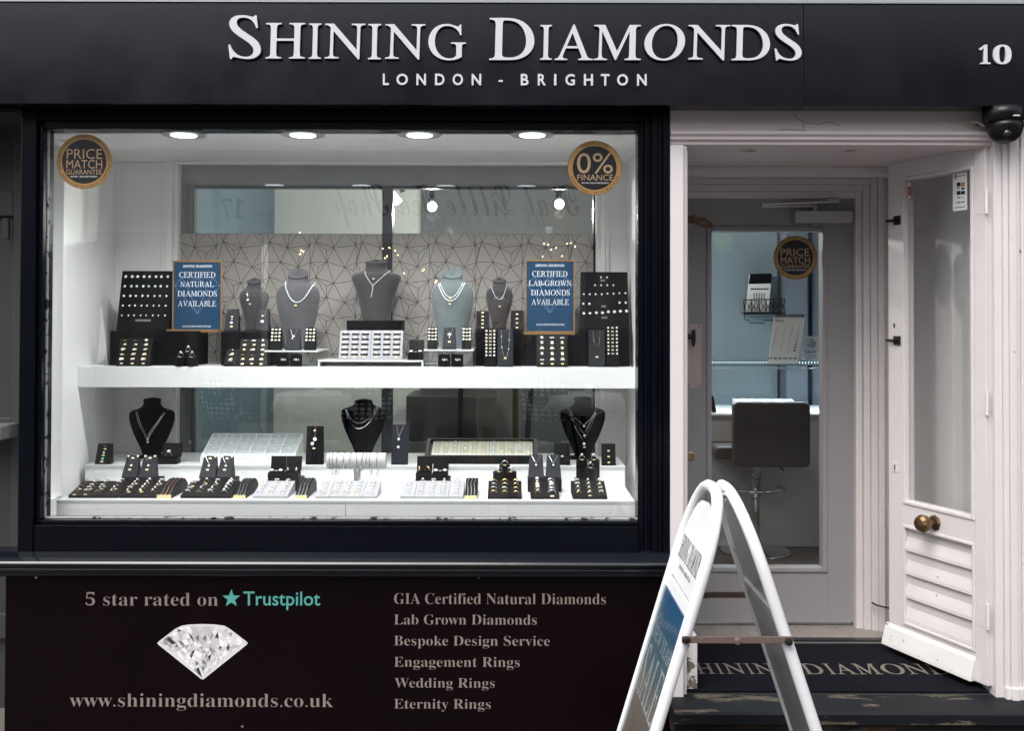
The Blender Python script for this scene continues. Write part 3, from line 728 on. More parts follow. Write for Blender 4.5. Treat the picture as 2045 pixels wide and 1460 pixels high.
for a in ((gx0 + .0003, gx1 - .0003, gz1, gz1 + .0213), (gx0 + .0003, gx1 - .0003, gz0 - .0213, gz0)): box('glazing_bead', M_DOOR, idr, a[0], a[1], IY - .008, IY + .05, a[2], a[3], bevel=.005)
box('pane', G_DOOR, idr, gx0, gx1, IY + .018, IY + .024, gz0, gz1)
# door closer
clo = box('door_closer', M_SILVERP, idr, *[rect(1588, 421, 1703, 444, IY - .045)[i] for i in (0, 1)], IY - .052, IY - .001, *[rect(1588, 421, 1703, 444, IY - .045)[i] for i in (2, 3)], bevel=.003)
q = P(1628, 412, IY - .03)
MB().lathe((q.x, IY - .028, PZm(421, IY - .03)), [(.010, 0), (.010, .022), (.007, .024)], 12).build('spindle', M_SILVERP, clo)
MB().lathe((q.x, IY - .028, PZm(444, IY - .03)), [(.010, 0), (.012, -.008), (.006, -.010)], 12).build('spindle_cap', M_SILVERP, clo)
A, B, C_ = P(1628, 411, IY - .03), P(1520, 411, IY - .13), P(1668, 402, IY - .045)
MB().tube([A, B], .006, 6).build('closer_arm', M_STEEL, clo)
MB().tube([B + Vector((0, 0, .008)), C_], .006, 6).build('closer_arm', M_STEEL, clo)
a_ = rect(1652, 397, 1675, 405, IY - .05); box('closer_bracket', M_SILVERP, clo, a_[0], a_[1], IY - .055, IY - .03, a_[2], a_[3])
a_ = rect(1371, 647, 1400.5, 775, IY - .003)
pp = box('push_plate', mat('pinkish_steel_plate', (.52, .43, .42), .35, metal=.2), idr, a_[0] - .02, a_[1], IY - .003, IY - .0002, a_[2], a_[3])
for px, py in ((1374, 652), (1395, 652), (1375, 770), (1397, 770)): MB().lathe((PXm(px, IY, py), IY - .003, PZm(py, IY, px)), [(.0035, 0), (.003, -.001)], 8, 'Y').build('screw_head', M_BLKPL, pp)
a_ = P(1378, 672, IY - .03)
MB().lathe((a_.x - .03, IY - .03, a_.z), [(.011, 0), (.013, .03), (.012, .04)], 10, 'X').build('latch_barrel', M_DARKMETAL, idr)
MB().prism_y([(a_.x + .008, a_.z + .026), (a_.x + .022, a_.z + .03), (a_.x + .024, a_.z - .02), (a_.x + .018, a_.z - .044), (a_.x + .01, a_.z - .042), (a_.x + .006, a_.z - .01)], IY - .036, IY - .024).build('latch_turn', M_DARKMETAL, idr)
a_ = P(1380, 911, IY - .004)
MB().lathe((a_.x, IY - .0002, a_.z), [(.019, 0), (.019, -.006), (.014, -.008), (.013, -.004)], 20, 'Y').build('lock_cylinder', mat('brass_lock', (.40, .30, .2), .35, metal=.7), idr)
# hasp
hp = empty('hasp', tuple(P(1400, 442, .70)), 'old brown metal hasp hanging by the left edge of the inner door', 'hasp')
hz = [P(1368, 428, .70), P(1385, 432, .70), P(1408, 434, .70), P(1424, 446, .70), P(1420, 455, .70), P(1408, 455, .70), P(1382, 446, .70), P(1368, 444, .70)]
MB().prism_y([(p_.x, p_.z) for p_ in hz], .70, .706).build('hasp_strap', M_BRASS, hp, bevel=.001)
a_ = rect(1401, 441, 1413, 448, .699); box('hasp_slot', mat('slot_grey', (.2, .2, .2), .6), hp, a_[0], a_[1], .6985, .6999, a_[2], a_[3])
a_ = rect(1370, 428, 1386, 446, .697); MB().tube([(a_[1], .697, a_[2]), (a_[1], .697, a_[3])], .006, 8).build('hasp_knuckle', M_BRASS, hp)
# floor of the porch: planks, threshold, mat
px_ = PX0 - .02; k = 0
yb0 = .62
for i, a in enumerate([PX0 - .02 + i * .21 for i in range(6)]):
    b = min(a + .208, JX)
    w = MB(); sh = -.09
    w.loft([[(a, yb0, .199), (b, yb0, .199), (b + sh, .98, .199), (a + sh, .98, .199)], [(a, yb0, .2055), (b, yb0, .2055), (b + sh, .98, .2055), (a + sh, .98, .2055)]])
    if i == 0: plank_set = empty('plank_floor', (1.1, .7, .2), 'pale grey wood-effect planks at the foot of the inner door', 'floor'); plank_set['kind'] = 'structure'; del plank_set['label'], plank_set['category']
    w.build('plank', M_PLANK, plank_set)
tag(box('threshold_bar', M_BLKPL, None, PX0 - .02, JX, .575, .618, .199, .212, bevel=.003), 'black threshold strip between planks and door mat', 'threshold')
tag(box('mat_trim', M_STEEL, None, PX0 - .02, JX, .558, .5745, .1988, .2075), 'thin silver edging strip behind the door mat', 'trim')
dm = empty('door_mat', (1.2, .3, .2), 'black entrance mat with pale serif shop lettering inside the porch', 'mat')
box('mat_pile', M_MAT, dm, PX0 + .02, JX - .006, .035, .556, .1988, .2065, bevel=.003)
zm = .2071
def onmat(px, py): d = RM @ Vector(((px - PPX) / F, -(py - PPY) / F, -1.0)); return CAM + d * ((zm - CAM.z) / d.z)
y0m, y1m = onmat(1600, 1347).y, onmat(1600, 1326).y
def mtext(body, x0, x1):
    letters('mat_lettering', body, M_MATTXT, dm, x0, x1, y0m, y1m, 0, style='roman', off=.006, fn=lambda x, y, z: (x, z, zm))
mxa, mxb = onmat(1348, 1337).x, onmat(1870, 1337).x
y0s = (y0m, y1m)
L_ = ['S', 'H', 'I', 'N', 'I', 'N', 'G', ' ', 'D', 'I', 'A', 'M', 'O', 'N', 'D', 'S']
pos = {8: (1602, 1642), 9: (1650, 1663), 10: (1666, 1706), 11: (1708, 1754), 12: (1760, 1805), 13: (1808, 1850), 14: (1838 + 14, 1892), 15: (1897, 1930), 1: (1391, 1425), 2: (1431, 1442), 3: (1447, 1487), 4: (1492, 1502), 5: (1508, 1546), 6: (1550, 1588), 0: (1360, 1388)}
for i, (a, b) in pos.items(): mtext(L_[i], onmat(a, 1337).x, onmat(b, 1337).x)

# ---- right door leaf, swung into the porch
H = Vector((PXm(1982, .02, 800), .03, .2)); FE = P(1783, 800, .486)
ud = Vector((FE.x - H.x, FE.y - H.y, 0)); LW = ud.length; ud.normalize()
nd = Vector((0, 0, 1)).cross(ud)
DM = Matrix(((ud.x, nd.x, 0, H.x), (ud.y, nd.y, 0, H.y), (0, 0, 1, H.z), (0, 0, 0, 1)))
def DU(px, py, off=.022):
    d = RM @ Vector(((px - PPX) / F, -(py - PPY) / F, -1.0)); o = H + nd * off
    t = (o - CAM).dot(nd) / d.dot(nd); p = CAM + d * t - H
    return p.dot(ud), p.z
od = empty('outer_door', (0, 0, 0), 'white half-glazed door leaf with brass knob swung open into the porch', 'door')
od.matrix_world = DM; ROOTS[od.name] = Vector((0, 0, 0))
u_g1, z_g1 = DU(1938, 338); u_g0, z_g0 = DU(1808, 1000)
zt_ = DU(1982, 288)[1]; zb_ = .028
T = .022
box('stile', M_WHITE, od, 0, u_g1 - .014, -T, T, zb_, zt_, bevel=.003)
box('stile', M_WHITE, od, u_g0 + .014, LW, -T, T, zb_, zt_, bevel=.003)
zl1, zl0 = DU(1873, 1072)[1], DU(1873, 1268)[1]
for a, b in ((z_g1 + .014, zt_), (zl1 + .012, z_g0 - .014), (zb_, zl0 - .012)): box('rail', M_WHITE, od, u_g1 - .0137, u_g0 + .0137, -T + .0004, T - .0004, a, b)
for a, b, c, d in ((u_g1 - .0135, u_g1, z_g0 - .0135, z_g1 + .0135), (u_g0, u_g0 + .0135, z_g0 - .0135, z_g1 + .0135), (u_g1 + .0002, u_g0 - .0002, z_g1, z_g1 + .0135), (u_g1 + .0002, u_g0 - .0002, z_g0 - .0135, z_g0),
                   (u_g1 - .0135, u_g1 - .002, zl0 - .0115, zl1 + .0115), (u_g0 + .002, u_g0 + .0135, zl0 - .0115, zl1 + .0115), (u_g1 - .0018, u_g0 + .0018, zl1, zl1 + .0115), (u_g1 - .0018, u_g0 + .0018, zl0 - .0115, zl0)):
    box('glazing_bead', M_WHITE, od, a, b, -T - .003, T + .004, c, d, bevel=.003)
box('pane', G_DOOR, od, u_g1, u_g0, -.003, .003, z_g0, z_g1)
nl = 4; lh = (zl1 - zl0) / nl
for i in range(nl):
    z0 = zl0 + i * lh
    MB().prism_x([(-.016, z0), (T - .006, z0 + .0006), (T - .004, z0 + .004), (T - .0045, z0 + .016), (.0125, z0 + lh * .40), (.007, z0 + lh * .62), (.0085, z0 + lh * .985), (-.016, z0 + lh * .985)], u_g1 - .0016, u_g0 + .0016).build('louvre_board', M_WHITE, od)
zk = zb_ + .004
MB().prism_x([(T + .0004, zk), (T + .03, zk), (T + .028, zk + .012), (T + .010, zk + .072), (T + .0004, zk + .086)], .05, LW + .012).build('weather_board', M_WHITEW, od, bevel=.002)
u, z = DU(1867, 1044)
MB().lathe((u, T + .0004, z), [(.030, 0), (.030, .004), (.024, .008), (.012, .010), (.010, .032), (.016, .036)], 8, 'Y').build('knob_rose', M_BRASS, od)
rose_ = bpy.context.scene.collection.objects['knob_rose']
MB().lathe((u, T + .0004, z), [(.014, .034), (.028, .040), (.034, .054), (.033, .068), (.024, .080), (.010, .084)], 10, 'Y').build('door_knob', M_BRASS, rose_)
for py in (440, 680):
    u, z = DU(1791, py)
    b_ = box('bolt_plate', M_DARKMETAL, od, u - .022, u + .012, T + .0003, T + .008, z - .018, z + .018, bevel=.002)
    MB().tube([(u - .005, T + .012, z), (u + .045, T + .012, z)], .006, 8).build('bolt_bar', M_DARKMETAL, b_)
u, z = DU(1788, 932); kp_ = box('keyhole_plate', M_WHITEW, od, u - .012, u + .012, T + .0003, T + .003, z - .02, z + .02)
box('keyhole', M_BLKPL, kp_, u - .003, u + .003, T + .0031, T + .0038, z - .012, z + .008)
u, z = DU(1786, 650); box('keyhole', M_BLKPL, od, u - .004, u + .004, T + .0003, T + .001, z - .009, z + .008)
for py in (400, 805, 1235):
    z = DU(1982, py)[1]
    hg = MB().tube([(-.006, T + .003, z - .045), (-.006, T + .003, z + .045)], .006, 8).build('hinge', M_WHITEW, od)
    box('hinge_leaf', M_WHITE, hg, 0.001, .04, T + .0002, T + .0009, z - .044, z + .044)
def on_door(name, m, x0, y0, x1, y1, off, d=.0008, parent=None):
    ua, za = DU(x0, (y0 + y1) / 2, off)[0], DU((x0 + x1) / 2, y1, off)[1]; ub, zb2 = DU(x1, (y0 + y1) / 2, off)[0], DU((x0 + x1) / 2, y0, off)[1]
    return box(name, m, parent, min(ua, ub), max(ua, ub), off, off + d, za, zb2)
def door_sticker(label, x0, y0, x1, y1, m):
    e = empty('window_sticker', (0, 0, 0), label, 'sticker'); e.matrix_world = DM; ROOTS[e.name] = Vector((0, 0, 0))
    on_door('sticker_sheet', m, x0, y0, x1, y1, .0035, .0008, e); return e
e1 = door_sticker('small red and white warning sticker on the open door glass', 1807, 364, 1819.5, 398, M_DRED)
on_door('white_band', M_PAPER, 1807.5, 364.5, 1819, 373, .0044, .0004, e1); on_door('white_band', M_PAPER, 1807.5, 391, 1819, 397, .0044, .0004, e1)
for yy in (378, 382, 387): on_door('text_line', M_PAPER, 1810, yy, 1817, yy + 1.3, .0044, .0004, e1)
e2 = door_sticker('white payment card notice on the open door glass', 1903, 345, 1931.5, 420, M_PAPER)
for a, b, c, d, m in ((1911, 364, 1918, 372, M_LEATH), (1919, 364, 1927, 372, M_STGOLD), (1911, 381, 1918, 389, M_LEATH), (1919, 381, 1927, 388, M_LEATH), (1911, 374, 1917, 376, M_LEATH), (1920, 374, 1926, 378, M_LEATH),
                      (1912, 393, 1918, 395, M_LEATH), (1920, 393, 1925, 394, M_LEATH), (1911, 403, 1918, 405, M_LEATH), (1920, 402, 1926, 404, M_LEATH), (1907, 413, 1927, 414.4, M_LEATH), (1912, 350, 1928, 351.3, M_LEATH)):
    on_door('printed_mark', m, a, b, c, d, .0044, .0004, e2)
ua, za = DU(1904.5, 352, .0046)[0], DU(1908, 358, .0046)[1]; ub, zb2 = DU(1911, 352, .0046)[0], DU(1908, 348, .0046)[1]
vs, fs, a, b, c, d = text_pts('εϙ', 'sans', .01)
me = bpy.data.meshes.new('printed_symbol'); me.from_pydata([(ua + (v.x - a) / (b - a) * (ub - ua), .0048, za + (v.y - c) / (d - c) * (zb2 - za)) for v in vs], [], fs); me.materials.append(M_LEATH); link('printed_symbol', me, None, e2)
# cable on the casing
tag(MB().tube([P(1741, 1204, .72), P(1750, 1209, .70), P(1765, 1213, .69), P(1780, 1216, .68)], .0035, 6).build('black_cable', M_BLKPL), 'short black cable hooked on the casing beside the open door', 'cable')
# dome camera
cm = empty('dome_camera', tuple(P(2005, 215, -.06)), 'black dome security camera under the right end of the fascia', 'camera')
c = P(2003, 240, -.06)
MB().lathe((c.x, c.y, c.z), [(.066, .044), (.070, .02), (.066, -.002), (.060, -.008)], 24).build('housing', M_BLKPL, cm, smooth=True)
MB().lathe((c.x + .004, c.y - .006, c.z - .012), [(.058, .004), (.060, -.012), (.052, -.040), (.036, -.060), (.014, -.070), (.002, -.071)], 24).build('eyeball', M_BLKPL, cm, smooth=True)
MB().box(c.x + .002, c.x + .024, c.y - .072, c.y - .066, c.z + .002, c.z + .006).build('brand_mark', M_LET, cm)
MB().lathe((c.x - .012, c.y - .05, c.z - .055), [(.012, 0), (.012, -.008), (.004, -.012)], 12, 'Y').build('lens', mat('lens_glass', (.02, .02, .03), .05), cm)
tag(MB().tube([P(1924, 240, -.005), P(1936, 243, -.02), P(1950, 243, -.03), P(1966, 252, -.04)], .0035, 6).build('camera_cable', mat('pale_cable', (.35, .28, .25), .5)), 'short frayed cable left of the black dome camera', 'cable')
tag(MB().tube([P(1948, 250, -.01), P(1955, 247, -.02), P(1968, 252, -.03)], .003, 6).build('camera_cable', M_BLKPL), 'black wire end beside the pale cable at the dome camera', 'cable')

# ---- round stickers on the glass
def disc(name, m, parent, cx, cz, Y, r, n=48, r0=0):
    w = MB()
    if r0: w.loft([[(cx + q * math.cos(2 * PI * i / n), Y - y, cz + q * math.sin(2 * PI * i / n)) for i in range(n)] for q, y in ((r0, 0), (r, 0))], cap=False)
    else: w.quad([(cx + r * math.cos(2 * PI * i / n), Y, cz + r * math.sin(2 * PI * i / n)) for i in range(n)])
    return w.build(name, m, parent)
def ring_text(parent, body, cx, cz, Y, r, a0, a1, hgt, m):
    vs, fs, a, b, c, d = text_pts(body, 'sans', .012)
    me = bpy.data.meshes.new('rim_lettering'); org = ROOTS[parent.name]; out = []
    for v in vs:
        t = a0 + (v.x - a) / (b - a) * (a1 - a0); s_ = (v.y - c) / (d - c) - .5
        rr = r + s_ * hgt * (1 if a1 < a0 else -1)
        out.append(Vector((cx + rr * math.cos(t), Y, cz + rr * math.sin(t))) - org)
    me.from_pydata(out, [], fs); me.materials.append(m); return link('rim_lettering', me, None, parent)
def sticker(px, py, R, Y, label, lines, top, bottom=None):
    c = P(px, py, Y); k = (Y - CAM.y) / F
    e = empty('round_sticker', tuple(c), label, 'sticker')
    gr_ = disc('gold_rim', M_STGOLD, e, c.x, c.z, Y, R * k)
    disc('edge_line', mat('sticker_edge', (.12, .06, .02), .5), gr_, c.x, c.z, Y - .0002, R * k, r0=(R - 1.2) * k)
    bc_ = disc('black_centre', M_STBLK, e, c.x, c.z, Y - .0004, R * .808 * k)
    for body, a, b, x1, y1, m, off in lines: pletters('sticker_lettering', body, m, bc_, a, b, x1, y1, Y - .0007, off=off)
    if bottom:
        ring_text(e, top, c.x, c.z, Y - .0007, R * .905 * k, math.radians(122), math.radians(58), R * .085 * k, M_STDK)
        ring_text(e, bottom, c.x, c.z, Y - .0007, R * .905 * k, math.radians(200), math.radians(340), R * .085 * k, M_STDK)
    else: ring_text(e, top, c.x, c.z, Y - .0007, R * .905 * k, math.radians(200), math.radians(200 - 352), R * .085 * k, M_STDK)
RIM = 'WE WILL MATCH THE PRICE IF YOU FIND IT CHEAPER ANYWHERE ELSE  WE WILL MATCH THE PRICE IF YOU FIND IT CHEAPER'
sticker(168.3, 322.3, 55, GY - .001, 'round black and gold price match sticker in the top left of the window', [('PRICE', 133.4, 297, 204, 317, M_STTXT, -.004), ('MATCH', 132.5, 319, 203.8, 336, M_STTXT, -.004), ('GUARANTEE', 132, 338, 203.4, 348, M_STTXT, -.004), ("T&C'S APPLY   ASK IN STORE FOR DETAILS", 140, 350.5, 194, 354, M_PAPER, .01)], RIM)
sticker(1187.5, 335, 54.5, GY - .001, 'round black and gold zero per cent finance sticker in the top right of the window', [('0%', 1152, 305, 1224, 346, M_STTXT, 0), ('FINANCE', 1153, 348, 1224.5, 360, M_STTXT, 0), ("T&C'S APPLY  ASK IN STORE FOR DETAILS", 1161, 363.5, 1216, 366.5, M_PAPER, .01)], 'SPARKLE NOW - PAY LATER', '0% FINANCE AVAILABLE TO HELP YOU SPREAD THE COST')
sticker(1588.5, 514.5, 44, IY + .017, 'round black and gold price match sticker on the inner door glass', [('PRICE', 1559, 496, 1616, 511, M_STTXT, -.004), ('MATCH', 1559.5, 513, 1617.5, 526, M_STTXT, -.004), ('GUARANTEE', 1560, 528, 1617, 536, M_STTXT, -.004), ("T&C'S APPLY  ASK IN STORE FOR DETAILS", 1567, 538, 1611, 540.5, M_PAPER, .01)], RIM)

# ================================================================== shop interior
RBY = 3.25
st_box('shop_floor', M_SHFLOOR, -1.75, 3.3, .985, RBY, .10, .205)
st_box('shop_ceiling', M_CEIL, -1.75, 3.3, .90, RBY, 2.78, 2.83)
st_box('shop_wall_left', M_TEAL, -1.72, -1.62, .90, RBY, .2, 2.78)
st_box('shop_back_wall', M_BACKW, -1.62, -.62, RBY, RBY + .05, .2, 2.78)
st_box('shop_back_wall_dark', M_DARKW, -.6195, 1.15, RBY - .03, RBY + .05, .2, 2.78)
st_box('shop_counter_wall', M_TEAL2, 1.1505, 1.78, RBY - .10, RBY + .05, .2, 2.78)
st_box('shop_side_wall', mat('shop_side_panel', (.17, .20, .25), .35), 1.80, 2.6, RBY - .25, RBY + .05, .2, 2.78)
st_box('shop_wall_right', M_TEAL2, 2.6, 2.7, .90, RBY, .2, 2.78)
st_box('shop_front_wall', M_DARKW, RX + .0305, DX0 + .049, .113, .95, .2, 2.75)
st_box('shop_front_head', M_DARKW, -1.72, 2.65, .985, 1.02, CZ + .001, 2.78)
tag(box('wall_post', M_BLKPL, None, PXm(1604, 3.1, 500), PXm(1611, 3.1, 500), 2.98, 3.14, .2, 2.78), 'thin black vertical post on the shop wall behind the door sticker', 'post')
# dark desk and cabinet seen under the shelf
dk = empty('shop_desk', (.0, 2.0, .2), 'dark desk with black legs seen through the partition below the shelf', 'desk')
box('desk_top', M_LEATH, dk, -.35, .5, 1.8, 2.4, 1.20, 1.24)
for x, y, dx in ((.02, 1.85, .0), (.12, 2.3, -.08), (.45, 1.85, .02), (-.3, 2.3, .0)): MB().tube([(x, y, 1.20), (x + dx, y, .206)], .016, 8).build('leg', M_BLKPL, dk)
tag(box('shop_cabinet', mat('dark_cabinet', (.028, .026, .026), .4), None, -.65, -.1, 2.6, 3.1, .206, 1.05, bevel=.005), 'dark cabinet standing at the back of the shop', 'cabinet')
# pendant globes and track spot
for px, py, lab in ((863, 412, 'lit white globe lamp in the shop, nearest the centre stile'), (1117, 407, 'lit white globe lamp in the shop, near the round finance sticker')):
    Y = 1.9; c = P(px, py, Y); k = (Y - CAM.y) / F
    e = empty('globe_lamp', tuple(c), lab, 'lamp', 'globe lamps in the shop')
    r_ = 9.5 * k
    MB().lathe(c, [(r_ * math.sin(a), -r_ * math.cos(a)) for a in [PI * i / 10 for i in range(1, 10)]], 16).build('globe', M_GLOBE, e, smooth=True)
    MB().lathe((c.x, c.y, c.z + r_), [(.010, 0), (.022, .012), (.012, .024), (.022, .04), (.008, .055), (.005, 2.78 - c.z - r_ - .001)], 12).build('stem', M_BLKPL, e)
    l = bpy.data.lights.new('globe_light', 'POINT'); l.energy = 26; l.shadow_soft_size = r_ + .004; l.color = (1, .95, .88)
    lo = bpy.data.objects.new('globe_light', l); COL.objects.link(lo); lo.parent = e; lo.location = (0, 0, -.05)
A, B = P(778, 383, 1.7), P(796, 405, 1.7)
ts = empty('track_spot', tuple(A), 'lit double tube spot lamp on the shop ceiling beside the centre stile', 'lamp')
MB().tube([A, B], .022, 12).build('lit_tube', M_GLOBE, ts)
MB().tube([B + Vector((.02, .02, .06)), A + Vector((.04, .02, .06)), (A.x + .05, A.y, 2.779)], .012, 8).build('bracket', M_BLKPL, ts)
# glass counter
CY_ = 2.26
ct = empty('display_counter', (1.65, CY_, .2), 'white shop counter with glass case and row of led lights behind the inner door', 'counter')
cx0, cx1 = .95, 2.55
zdesk, ztop = PZm(826, CY_, 1530), PZm(727, CY_, 1530)
box('counter_front', mat('counter_front_white', (.40, .38, .37), .35), ct, cx0, cx1, CY_, CY_ + .02, PZm(1092, CY_, 1530), zdesk - .013)
box('kick_board', mat('kick_grey', (.30, .29, .28), .5), ct, cx0, 1.66, CY_ + .05, CY_ + .08, .206, PZm(1092, CY_, 1530) - .001)
box('counter_top', M_SHELF, ct, cx0, cx1, CY_ - .01, CY_ + .55, zdesk - .012, zdesk)
box('glass_front', G_ACR, ct, cx0, cx1, CY_ + .0, CY_ + .006, zdesk + .001, ztop - .009)
box('glass_top', G_ACR, ct, cx0, cx1, CY_ - .006, CY_ + .5, ztop - .008, ztop)
box('glass_edge', mat('glass_edge_green', (.10, .22, .24), .15), ct, cx0, cx1, CY_ - .0085, CY_ - .0065, ztop - .008, ztop)
box('glass_edge', mat('glass_edge_pale', (.45, .5, .5), .2), ct, cx0, cx1, CY_ - .0085, CY_ - .0065, ztop - .028, ztop - .022)
ld = MB()
for px in range(1423, 1642, 6): ld.box(PXm(px, CY_ + .1, 718) - .0022, PXm(px, CY_ + .1, 718) + .0022, CY_ + .098, CY_ + .1, ztop + .003, ztop + .008)
box('led_bar', mat('led_bar_body', (.12, .2, .22), .4), ct, cx0, cx1, CY_ + .1005, CY_ + .115, ztop + .0005, ztop + .014)
lo_ = ld.build('led_row', M_LEDON, ct); lo_['kind'] = 'stuff'
l = bpy.data.lights.new('led_strip_light', 'AREA'); l.shape = 'RECTANGLE'; l.size = 1.2; l.size_y = .02; l.energy = 9; l.color = (.8, .92, 1)
lo = bpy.data.objects.new('led_strip_light', l); COL.objects.link(lo); lo.parent = ct; lo.location = (0, .105, ztop - .012 - .2)
# tray on the counter
tr = empty('counter_tray', (1.5, CY_ + .2, zdesk), 'pale sectioned jewellery tray on the counter behind the stool', 'tray')
k = (CY_ + .2 - CAM.y) / F
ta, tb = PXm(1470, CY_ + .2, 800), PXm(1588, CY_ + .2, 800)
MB().prism_x([(CY_ + .1, zdesk + .001), (CY_ + .1, zdesk + .02), (CY_ + .3, zdesk + .06), (CY_ + .3, zdesk + .001)], ta, tb).build('tray_base', M_WPAD, tr)
for i in range(7): X = ta + (tb - ta) * i / 6; MB().prism_x([(CY_ + .1, zdesk + .0202), (CY_ + .1, zdesk + .026), (CY_ + .3, zdesk + .066), (CY_ + .3, zdesk + .0602)], X - .002, X + .002).build('divider', M_SILVERP, tr)
for j in range(3): MB().prism_x([(CY_ + .12 + j * .06, zdesk + .03 + j * .012), (CY_ + .12 + j * .06, zdesk + .034 + j * .012), (CY_ + .125 + j * .06, zdesk + .035 + j * .012)], ta, tb).build('divider', M_GEM, tr)
tag(MB().prism_y([(PXm(1421, CY_ + .05, 780), zdesk + .001), (PXm(1430, CY_ + .05, 780), zdesk + .001), (PXm(1424, CY_ + .05, 780), zdesk + .10), (PXm(1416, CY_ + .05, 780), zdesk + .10)], CY_ + .03, CY_ + .06).build('card_machine', M_BLKPL, bevel=.004), 'small black card machine on the counter at the left edge of the door glass', 'card machine')
# certificate calendar and card on the glass counter
def standee(name, pts, Y, d, m, label, cat):
    c = P(*pts[0], Y); e = empty(name, tuple(c), label, cat)
    MB().prism_y([(P(a, b, Y).x, P(a, b, Y).z) for a, b in pts], Y, Y + d).build('card_sheet', m, e); return e
sy = CY_ + .06
e = standee('desk_calendar', [(1535, 726), (1593, 729), (1608, 632), (1546, 629)], sy, .006, mat('calendar_paper', (.55, .54, .52), .7), 'white diamond chart calendar standing on the glass counter', 'calendar')
pletters('calendar_lettering', 'GIA', M_LEATH, e, 1554, 638, 1566, 643, sy - .001, style='serif')
disc('calendar_emblem', M_LEATH, e, P(1550.5, 640, sy).x, P(1550.5, 640, sy).z, sy - .001, 2.6 * k, 16, r0=1.6 * k)
w = MB()
for r_ in range(9):
    for cx in (1552, 1566, 1580, 1594):
        xx = cx - r_ * 1.3 + (3 if cx > 1560 else 0); yy = 652 + r_ * 6; s_ = .6 + r_ * .12 if cx == 1594 else .7
        a_ = rect(xx - s_ * 1.4, yy - s_, xx + s_ * 1.4, yy + s_, sy - .001); w.quad([(a_[0], sy - .001, a_[2]), (a_[1], sy - .001, a_[2]), (a_[1], sy - .001, a_[3]), (a_[0], sy - .001, a_[3])])
w.build('printed_chart', M_LEATH, e)['kind'] = 'stuff'
w = MB()
for i in range(6): w.quad([(P(1538 + i * 10, 714, sy).x + .012 * math.cos(t), sy - .001, P(1538, 714, sy).z - .010 * math.sin(t)) for t in [PI * j / 8 for j in range(9)]])
w.build('printed_scallops', mat('grey_print', (.16, .16, .16), .6), e)['kind'] = 'stuff'
w = MB()
for i in range(18): X = P(1547 + i * 3.4, 631, sy).x; w.box(X - .002, X + .002, sy - .002, sy + .008, P(1577, 634, sy).z, P(1577, 628, sy).z)
w.build('spiral_binding', M_LEATH, e)['kind'] = 'stuff'
e = standee('certificate_card', [(1603, 719), (1636, 721), (1637, 672), (1604, 671)], sy + .03, .005, mat('card_white', (.55, .57, .6), .6), 'small white diamond certificate card right of the calendar', 'card')
Y = sy + .029; c = P(1620, 686, Y); w = MB(); rr = random.Random(4)
for i in range(16):
    for j in range(3):
        a0, a1 = 2 * PI * i / 16, 2 * PI * (i + 1) / 16; r0, r1 = (.009 * j, .009 * (j + 1))
        if rr.random() < .6: w.quad([(c.x + r_ * math.cos(a), Y, c.z + r_ * math.sin(a)) for r_, a in ((r0 + .001, a0), (r1, a0), (r1, a1))])
w.build('printed_brilliant', M_LEATH, e)['kind'] = 'stuff'
pletters('card_lettering', 'GIA', M_LEATH, e, 1615, 699, 1629, 706, Y, style='serif'); disc('card_emblem', M_LEATH, e, P(1611.5, 702.5, Y).x, P(1611.5, 702.5, Y).z, Y, 3.2 * k, 16, r0=2.2 * k)
pletters('card_lettering', 'Natural', M_BLUE, e, 1613, 709, 1628, 712.5, Y, style='serif'); pletters('card_lettering', 'Diamonds UK', M_BLUE, e, 1610, 714, 1631, 717.5, Y, style='serif')
# wire basket with calendar on the counter wall
wb_y = RBY - .22
wb = empty('wire_basket', tuple(P(1528, 635, wb_y)), 'black wire basket on the teal wall holding a calendar', 'basket')
def bp(px, py, Y=wb_y): return P(px, py, Y)
for yy in (599, 627): MB().tube([bp(1485, yy), bp(1574, yy - 2)], .004, 5).build('wire', M_BLKPL, wb)
for xx in (1485, 1500, 1515, 1530, 1545, 1560, 1574): MB().tube([bp(xx, 599), bp(xx + (2 if xx < 1530 else -1), 628)], .0035, 5).build('wire', M_BLKPL, wb)
for i in range(9): xx = 1487 + i * 9.5; MB().tube([bp(xx, 612), bp(xx + 4, 602), bp(xx + 8, 612), bp(xx + 4, 622), bp(xx, 612)], .003, 4).build('wire_scroll', M_BLKPL, wb)
MB().tube([bp(1486, 628), bp(1487, 638), bp(1496, 640), bp(1497, 645), bp(1525, 646), bp(1526, 640), bp(1556, 640), bp(1573, 628)], .0035, 5).build('wire', M_BLKPL, wb)
MB().box(bp(1487, 626).x, bp(1560, 626).x, wb_y, wb_y + .1, bp(1500, 627).z, bp(1500, 623).z).build('basket_floor', M_BLKPL, wb)
cl = standee('wall_calendar', [(1491, 624), (1535, 624), (1541, 547), (1498, 548)], wb_y + .03, .03, M_PAPER, 'white calendar with black header standing in the wire basket', 'calendar')
a_ = [P(1495, 567, wb_y + .028), P(1540, 566, wb_y + .028), P(1541, 546, wb_y + .028), P(1498, 547, wb_y + .028)]
MB().prism_y([(q.x, q.z) for q in a_], wb_y + .024, wb_y + .029).build('black_header', M_BLKPL, cl)
for r_ in range(7):
    for c_ in range(5):
        if r_ == 0: a_ = rect(1499, 576, 1535, 578.5, wb_y + .028)
        else: a_ = rect(1505 + c_ * 5, 582 + r_ * 3.1, 1507.6 + c_ * 5, 583.9 + r_ * 3.1, wb_y + .028)
        if r_ or c_ == 0: box('printed_mark', M_BLKPL, cl, a_[0], a_[1], wb_y + .0285, wb_y + .0295, a_[2], a_[3])
